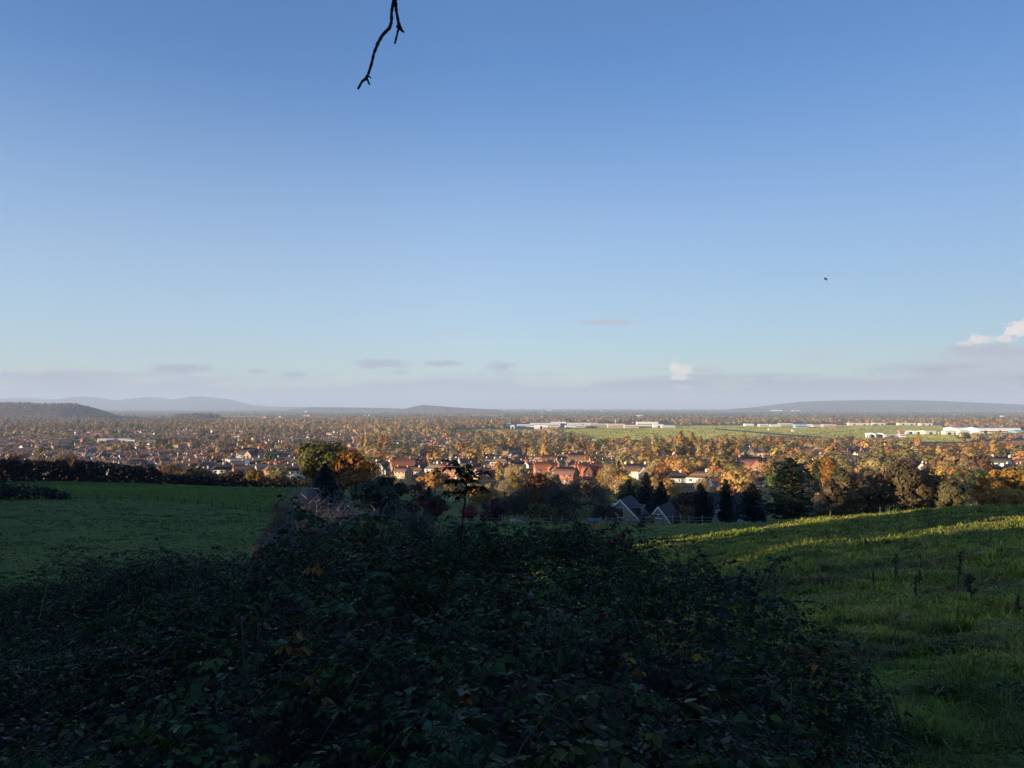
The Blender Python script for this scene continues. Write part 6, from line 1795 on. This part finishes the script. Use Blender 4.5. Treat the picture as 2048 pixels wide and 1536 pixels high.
cane('thin cane making a hoop against the green slope above the willow-herb', [(1283, 1135, 5.6), (1300, 1112, 5.6), (1325, 1107, 5.6), (1350, 1120, 5.6), (1378, 1138, 5.5), (1399, 1165, 5.4), (1423, 1195, 5.2)], .003, 9, .042, seed=7)
cane('arching cane drooping over the grass beside the thicket shoulder', [(1530, 1225, 4.5), (1560, 1208, 4.5), (1595, 1202, 4.5), (1635, 1203, 4.4), (1676, 1224, 4.35), (1700, 1244, 4.3), (1708, 1262, 4.2)], .0035, 10, .04, seed=8)
cane('lower short cane under the arching one beside the grass', [(1560, 1245, 4.2), (1600, 1238, 4.2), (1635, 1248, 4.1), (1662, 1275, 4.0)], .003, 8, .04, seed=9)
cane('spiky upright cane at the thicket top before the french window house', [(1190, 1100, 6.0), (1200, 1078, 6.0), (1212, 1058, 6.0), (1222, 1049, 6.0)], .0045, 9, .055, seed=10)
cane('bushy cane standing at the thicket corner beside the sunlit ridge', [(1248, 1110, 5.8), (1253, 1085, 5.8), (1262, 1062, 5.8), (1266, 1050, 5.8)], .005, 16, .055, seed=11)
cane('cane leaning to the rail fence over the thicket middle', [(1120, 1090, 6.2), (1145, 1062, 6.2), (1165, 1060, 6.2), (1185, 1075, 6.2), (1192, 1090, 6.2)], .004, 14, .055, seed=12)
cane('leafy cane hump beside the tall shoot', [(870, 1105, 5.4), (905, 1065, 5.4), (935, 1045, 5.4), (968, 1052, 5.4), (1000, 1078, 5.3)], .004, 22, .055, (.022, .046, .026), seed=13)
cane('leafy cane hump before the sallow bush', [(1005, 1095, 6.0), (1035, 1066, 6.0), (1065, 1054, 6.0), (1100, 1064, 6.0)], .004, 16, .055, (.02, .04, .022), seed=14)
cane('cane crossing the shaded leaves under the brownish shrub', [(640, 1235, 3.6), (590, 1190, 3.8), (545, 1150, 4.0), (500, 1120, 4.1)], .004, 12, .05, (.03, .055, .02), seed=15)
cane('pale thin dead stem standing among the leaves near the frame edge', [(78, 1240, 4.2), (86, 1205, 4.2), (96, 1164, 4.2)], .0022, 0, .03, stem=(.22, .18, .11), seed=16, name='withered_weed', group='thin dead stems in the bramble')
cane('short pale dead stem beside the far bramble bush', [(256, 1190, 5.2), (258, 1165, 5.2), (259, 1146, 5.2)], .002, 0, .03, stem=(.16, .14, .09), seed=17, name='withered_weed', group='thin dead stems in the bramble')
cane('tiny curled pale stem in the dark middle of the thicket', [(735, 1310, 2.9), (742, 1302, 2.9), (752, 1299, 2.9)], .0016, 0, .03, stem=(.2, .15, .09), seed=18, name='withered_weed', group='thin dead stems in the bramble')

spray('goosegrass', 'pale green feathery plant poking out of the thicket beside the grass slope', 'plant', 1243, 1128, 4.8, .22, .13, 150, .014, (.055, .10, .04), .3, 1, 3, (.05, .08, .03))
spray('elder_sprig', 'yellow-green leafy sprig standing behind the thicket ridge', 'plant', 742, 1034, 6.3, .26, .16, 90, .034, (.10, .13, .035), .8, 2)
spray('nettle', 'frilly green plant rising at the bottom edge of the picture', 'plant', 905, 1440, 1.75, .16, .15, 130, .016, (.03, .08, .04), .2, 3, 3, (.06, .09, .05))
spray('nettle', 'low green frilly plant beside the taller frilly one at the bottom edge', 'plant', 868, 1492, 1.7, .10, .10, 70, .014, (.03, .075, .035), .2, 4)
spray('green_sprig', 'bright green upturned leaf sprig in the thicket middle', 'plant', 905, 1292, 3.0, .08, .06, 16, .03, (.075, .12, .025), -.2, 5)
spray('green_sprig', 'fresh green sprig beside the orange leaves high in the thicket', 'plant', 1078, 1108, 5.4, .10, .12, 30, .036, (.06, .10, .025), .5, 6)
spray('green_sprig', 'green curled bramble tuft left of the tall shoot foot'.replace('left of', 'close to'), 'plant', 805, 1098, 5.0, .12, .20, 40, .044, (.025, .065, .035), .5, 7)
spray('willow_herb', 'tall dead-topped weed standing against the grass at the thicket shoulder', 'weed', 1548, 1112, 5.6, .40, .16, 90, .018, (.06, .055, .045), .2, 8, 3, (.05, .045, .04))
spray('willow_herb', 'green leafy weed clump beside the dead-topped weed', 'weed', 1500, 1140, 5.6, .30, .24, 90, .03, (.025, .05, .028), .5, 9)


def dead_leaves(label, px, row, d, n, size, col, droop=1.2, seed=0, name='dead_bramble_leaf', spread=.04, group='coloured leaves in the dark thicket'):
    rng = R(300 + seed); c = at(px, row, d); e = empty(name, c); tag(e, label, 'leaf', group)
    lm = MB(); az = rng.uniform(0, 6.3, n)
    compound(lm, rng, rng.normal(size=(n, 3)) * spread, az, np.full(n, size), np.array(col) * rng.uniform(.7, 1.3, (n, 1)), droop, 3)
    lm.build('foliage', M_bramble, e)
    st = MB(); st.tube([(0, .03, -.12), (0, .01, -.03), (0, 0, 0)], [.002, .0018, .001], 4, 0, (.05, .03, .02)); st.build('stalk', M_stem, e)


dead_leaves('hanging brown dead leaf cluster in the dark part of the thicket', 592, 1285, 2.75, 5, .036, (.17, .075, .02), 1.8, 1, spread=.03)
dead_leaves('brown crumpled dead leaf lower in the thicket', 627, 1370, 2.45, 3, .036, (.14, .065, .02), 1.1, 2, spread=.02)
dead_leaves('crimson leaf pair beneath the pale feathery plant', 1211, 1222, 3.6, 2, .042, (.33, .05, .05), .6, 3, spread=.015)
dead_leaves('yellow leaves on a cane below the crimson pair', 1262, 1330, 2.9, 4, .034, (.20, .13, .02), .7, 4)
dead_leaves('single yellow leaf standing in the dark thicket beside the grass', 1396, 1306, 3.1, 1, .030, (.34, .20, .02), 1.6, 5, spread=.002)
dead_leaves('orange leaf glowing in a dark hollow of the thicket', 937, 1405, 2.3, 2, .032, (.26, .08, .02), 1.5, 6, spread=.012)
dead_leaves('orange-brown leaves at the thicket top before the fence', 1216, 1076, 5.7, 7, .048, (.26, .09, .03), .5, 7, spread=.07)
dead_leaves('amber leaves hanging beside the stout cane', 632, 1130, 3.9, 4, .04, (.20, .095, .02), 1.6, 8, spread=.035)
dead_leaves('yellow-brown leaves below the arching cane by the grass', 1412, 1252, 3.7, 3, .045, (.18, .10, .02), .8, 9)
dead_leaves('tan leaf pair glinting under the thicket middle', 905, 1368, 2.5, 2, .04, (.12, .08, .05), .4, 10, spread=.02)
dead_leaves('orange leaf cluster in the dark leaves under the tall shoot', 795, 1136, 4.6, 5, .05, (.15, .075, .03), .8, 11, spread=.05)
dead_leaves('yellowish leaf pair near the bottom edge', 1098, 1500, 1.9, 2, .04, (.12, .09, .02), .9, 12, spread=.01)
dead_leaves('amber leaf on the thicket side next to the grass', 1642, 1318, 3.3, 2, .042, (.2, .12, .03), .8, 13, spread=.02)

# far bramble bush at the meadow edge and low scrub beyond the thicket
def bush(name, px, d, wid, dep, h, col, label, seed, n=2600, size=.05):
    rng = R(seed); g = P(px, d); e = empty(name, g); tag(e, label, 'bush')
    dd = unit(rng.normal(size=(n, 3))); dd[:, 2] = np.abs(dd[:, 2]); f = 1 + .5 * (vnoise(dd[:, 0] * 3 + 9, dd[:, 1] * 3, seed) - .5)
    pos = dd * np.array([wid / 2, dep / 2, h]) * (rng.uniform(.6, 1.03, n) * f)[:, None]
    xy = pos[:, :2] + g[:2]; pos[:, 2] += ground(xy[:, 0], xy[:, 1]) - g[2]
    c = np.asarray(col) * rng.uniform(.5, 1.6, (n, 1)); r = rng.random(n); c[r < .04] = (.14, .09, .02)
    lm = MB(); compound(lm, rng, pos, rng.uniform(0, 6.3, n), np.full(n, size) * rng.uniform(.6, 1.3, n), c, .4, 3); lm.build('foliage', M_bramble, e)
    st = MB()
    for k in range(26):
        a = rng.uniform(0, 6.3); t = np.linspace(0, 1, 5)[:, None]; q = np.array([math.cos(a) * wid / 2, math.sin(a) * dep / 2, 0]) * t * rng.uniform(.4, 1) + np.array([0, 0, h * .9]) * np.sin(t * 2.2)
        st.tube(q, [.012, .01, .008, .006, .004], 4, 0, (.03, .022, .018))
    st.build('canes', M_stem, e)['kind'] = 'stuff'


bush('bramble_bush', 265, 13.5, 3.6, 2.6, 1.75, (.030, .040, .022), 'low dark bramble bush at the near edge of the shaded meadow', 71, 4200, .06)
bush('bramble_bush', 470, 13.0, 2.4, 2.2, 1.7, (.028, .045, .024), 'bramble bush between the far bush and the thicket ridge', 72, 2600, .06)
bush('bramble_bush', 90, 11.5, 3.0, 2.0, .9, (.026, .045, .022), 'green bramble bank below the far bush near the frame edge', 73, 2600, .055)
bush('bramble_bush', 905, 24, 5.0, 3.0, 2.3, (.022, .030, .022), 'dark bramble mound beyond the thicket under the red bush', 74, 3000, .09)

# weeds in the pasture
DK = [(1790, 1104, 1168, 'dark forked dock stalk, tallest of the weeds on the slope', 1), (1832, 1146, 1200, 'dark dock stalk below and beyond the tall forked one', 2), (1838, 1138, 1176, 'bent brown stalk behind the dark dock stalk', 3), (1915, 1098, 1190, 'tall blurred thistle stalk above the dark weed patch', 4), (1945, 1150, 1205, 'bushy dark weed clump on the slope', 5),
      (1748, 1145, 1176, 'three short dark stalks in a brown weed patch', 6), (1733, 1076, 1104, 'short dark weed silhouetted below the lit ridge', 7), (1532, 1077, 1098, 'small dark weed under the sunlit ridge', 8), (1760, 1012, 1029, 'sunlit pale thistle on the crest of the ridge', 9), (1810, 1080, 1098, 'reddish weed beside the sunlit strip', 10),
      (1888, 1066, 1080, 'thin pale stem within the sunlit strip', 11), (1370, 1069, 1102, 'thin lone stem by the ridge foot', 12), (1690, 1080, 1110, 'pair of thin pale stems on the slope', 13), (2036, 1195, 1240, 'dark weed stalk cut by the frame edge', 14), (1980, 1080, 1094, 'dark grass tussock in the sunlit strip', 15), (1443, 1036, 1058, 'dark low bush at the foot of the sunlit ridge', 16), (1557, 1038, 1052, 'sunlit pale weed on the ridge below the cedar', 17), (1660, 1020, 1040, 'pale weed on the ridge below the willows', 18)]
for px, a, b, lab, sd in DK:
    pale = 'pale' in lab
    dock(px, a, b, lab, 'weed', sd, (.16, .15, .06) if pale else ((.075, .05, .03) if 'red' in lab or 'brown' in lab else (.07, .065, .042)), 'thistle' if 'thistle' in lab else ('weed_stalk'), bushy=.6 if 'bush' in lab or 'tussock' in lab else .35, leaf=.024 if 'bush' in lab else .013)

# ------------------------------------------------------------------ the bare tree behind the viewer whose twig hangs into the picture
M_twig = surf_mat('dark_twig_bark', (.012, .011, .012), .9, .3, 30)
e = empty('bare_tree', (-2.6, -2.2, gz(-2.6, -2.2))); tag(e, 'bare tree overhead whose dark forked twig hangs into the sky', 'tree')
o0 = np.array(e.location)
D_ = 3.0


def tw(pts, rads, mb):
    q = np.array([at(*p, D_ + .02 * math.sin(i * 1.7)) for i, p in enumerate(pts)]); n = len(q)
    s = np.linspace(0, n - 1, n * 5); c = np.stack([np.interp(s, np.arange(n), q[:, k]) for k in range(3)], 1)
    r = np.interp(s, np.arange(n), rads) * (1 + .12 * np.sin(s * 9) + .08 * np.sin(s * 23))
    mb.tube(c - o0, r, 8)


px2m = D_ / F
m = MB()
tw([(806, -330), (800, -200), (793, -90), (789, -20), (789, 10)], [9 * px2m, 7 * px2m, 5.6 * px2m, 5 * px2m, 4.4 * px2m], m)
tw([(787, 5), (783, 24), (783, 44), (779, 56), (765, 70), (756, 86), (748, 106), (743, 128), (737, 147), (732, 157), (724, 163), (716, 178)], np.array([3.6, 3.3, 3.2, 3.4, 3.1, 3.4, 2.9, 3.0, 2.7, 3.2, 2.5, 2.2]) * px2m, m)
tw([(791, 5), (793, 24), (797, 45), (799, 54), (803, 60), (808, 65)], np.array([3.6, 3.2, 3.2, 4.2, 2.8, 1.8]) * px2m, m)
tw([(798, 52), (795, 66), (790, 86)], np.array([2.8, 2.1, 2.2]) * px2m, m)
tw([(733, 155), (736, 162), (739, 169)], np.array([2.6, 2.0, 1.8]) * px2m, m)
tw([(734, 153), (740, 153.5), (741.5, 156)], np.array([1.8, 1.4, 1.2]) * px2m, m)
tw([(796, 52), (793, 53.5)], np.array([2.4, 1.6]) * px2m, m)
m.build('twig', M_twig, e)
m = MB(); m.tube([(0, 0, -.3), (.1, .05, 1.5), (.2, .2, 3.0), (.1, .5, 5.0), (0, .6, 8)], [.3, .26, .22, .15, .05], 10); m.build('trunk', M_bark, e)
tip = at(806, -330, D_) - o0
m = MB(); m.tube([(.2, .2, 3.2), (.9, 1.6, 4.3), (1.5, 3.4, 4.7), tip + [-.2, -.5, .35], tip, tip + [.05, .02, -.12]], [.14, .11, .08, .05, .03, .014], 8); m.build('bough', M_bark, e)

# ------------------------------------------------------------------ birds
M_bird = surf_mat('crow_feathers', (.012, .012, .015), .7, .2, 5)


def bird(px, row, d, span, label, rz=0.0, up=.4):
    e = empty('bird', at(px, row, d), rz); tag(e, label, 'bird', 'birds in the sky'); s = span / 2
    m = MB(); m.tube([(0, -.5 * s, 0), (0, -.3 * s, .02 * s), (0, 0, .03 * s), (0, .28 * s, .03 * s), (0, .42 * s, .05 * s), (0, .56 * s, .03 * s)], np.array([.10, .07, .13, .12, .09, .015]) * s, 8)
    m.add([(0, -.45 * s, 0), (-.13 * s, -.75 * s, 0), (.13 * s, -.75 * s, 0)], [(0, 1, 2)])
    for sg in (-1, 1):
        w_ = [(sg * .08 * s, .22 * s, .05 * s), (sg * .5 * s, .34 * s, up * .55 * s), (sg * s, .05 * s, up * s * (.4 if sg < 0 else -.5)), (sg * .55 * s, -.05 * s, up * .5 * s), (sg * .08 * s, -.18 * s, .05 * s)]
        a = np.array(w_); v = np.vstack([a, a - [0, 0, .02 * s]])
        m.add(v, [(0, 1, 3, 4), (5, 9, 8, 6)]); m.add(v, [(1, 2, 3), (6, 8, 7)]); m.add(v, [(i, (i + 1) % 5, (i + 1) % 5 + 5, i + 5) for i in range(5)])
    m.build('body', M_bird, e)


bird(1651.5, 559, 95, .8, 'black bird flapping alone high over the airfield', .7, 1.1)
bird(1447, 574, 210, .7, 'tiny distant bird far from the larger black one', -.4)
bird(643, 505, 210, .75, 'tiny dark bird in the sky over the spruce', .2)
bird(723, 63, 260, .7, 'speck of a bird beside the hanging twig', .5)
bird(826, 32, 220, .75, 'speck of a bird on the other side of the hanging twig', -.2)
bird(812, 744, 260, .8, 'tiny dark bird before the low lilac cloud', .1)


# broad-leaved weeds low in the grass at the picture corner
for i, (px, row, d, w_, lab) in enumerate([(1930, 1462, 3.1, .34, 'low broad-leaved weed patch in the grass at the picture corner'), (2010, 1420, 3.4, .30, 'pale green broad-leaved weed cut by the frame edge'), (1985, 1500, 2.8, .26, 'lowest weed tuft in the picture corner'), (1850, 1395, 3.5, .26, 'small green weed between the thicket and the corner weeds'), (1700, 1262, 5.0, .30, 'grey-green thistle rosette in the grass by the arching cane'), (2020, 1250, 6.0, .4, 'grey-green thistle rosette near the frame edge'), (1880, 1180, 8.5, .5, 'dark green thistle patch on the slope between the dock stalks')]):
    x_ = (px - 1024) / F * d; zt = gz(x_, d); rr = EYE - F * (zt + .16) / d
    spray('thistle_rosette' if 'thistle' in lab else 'broadleaf_weed', lab, 'weed', px, rr, d, .16, w_, 60, .045, (.05, .105, .035) if i != 1 else (.09, .15, .04), .35, 40 + i)
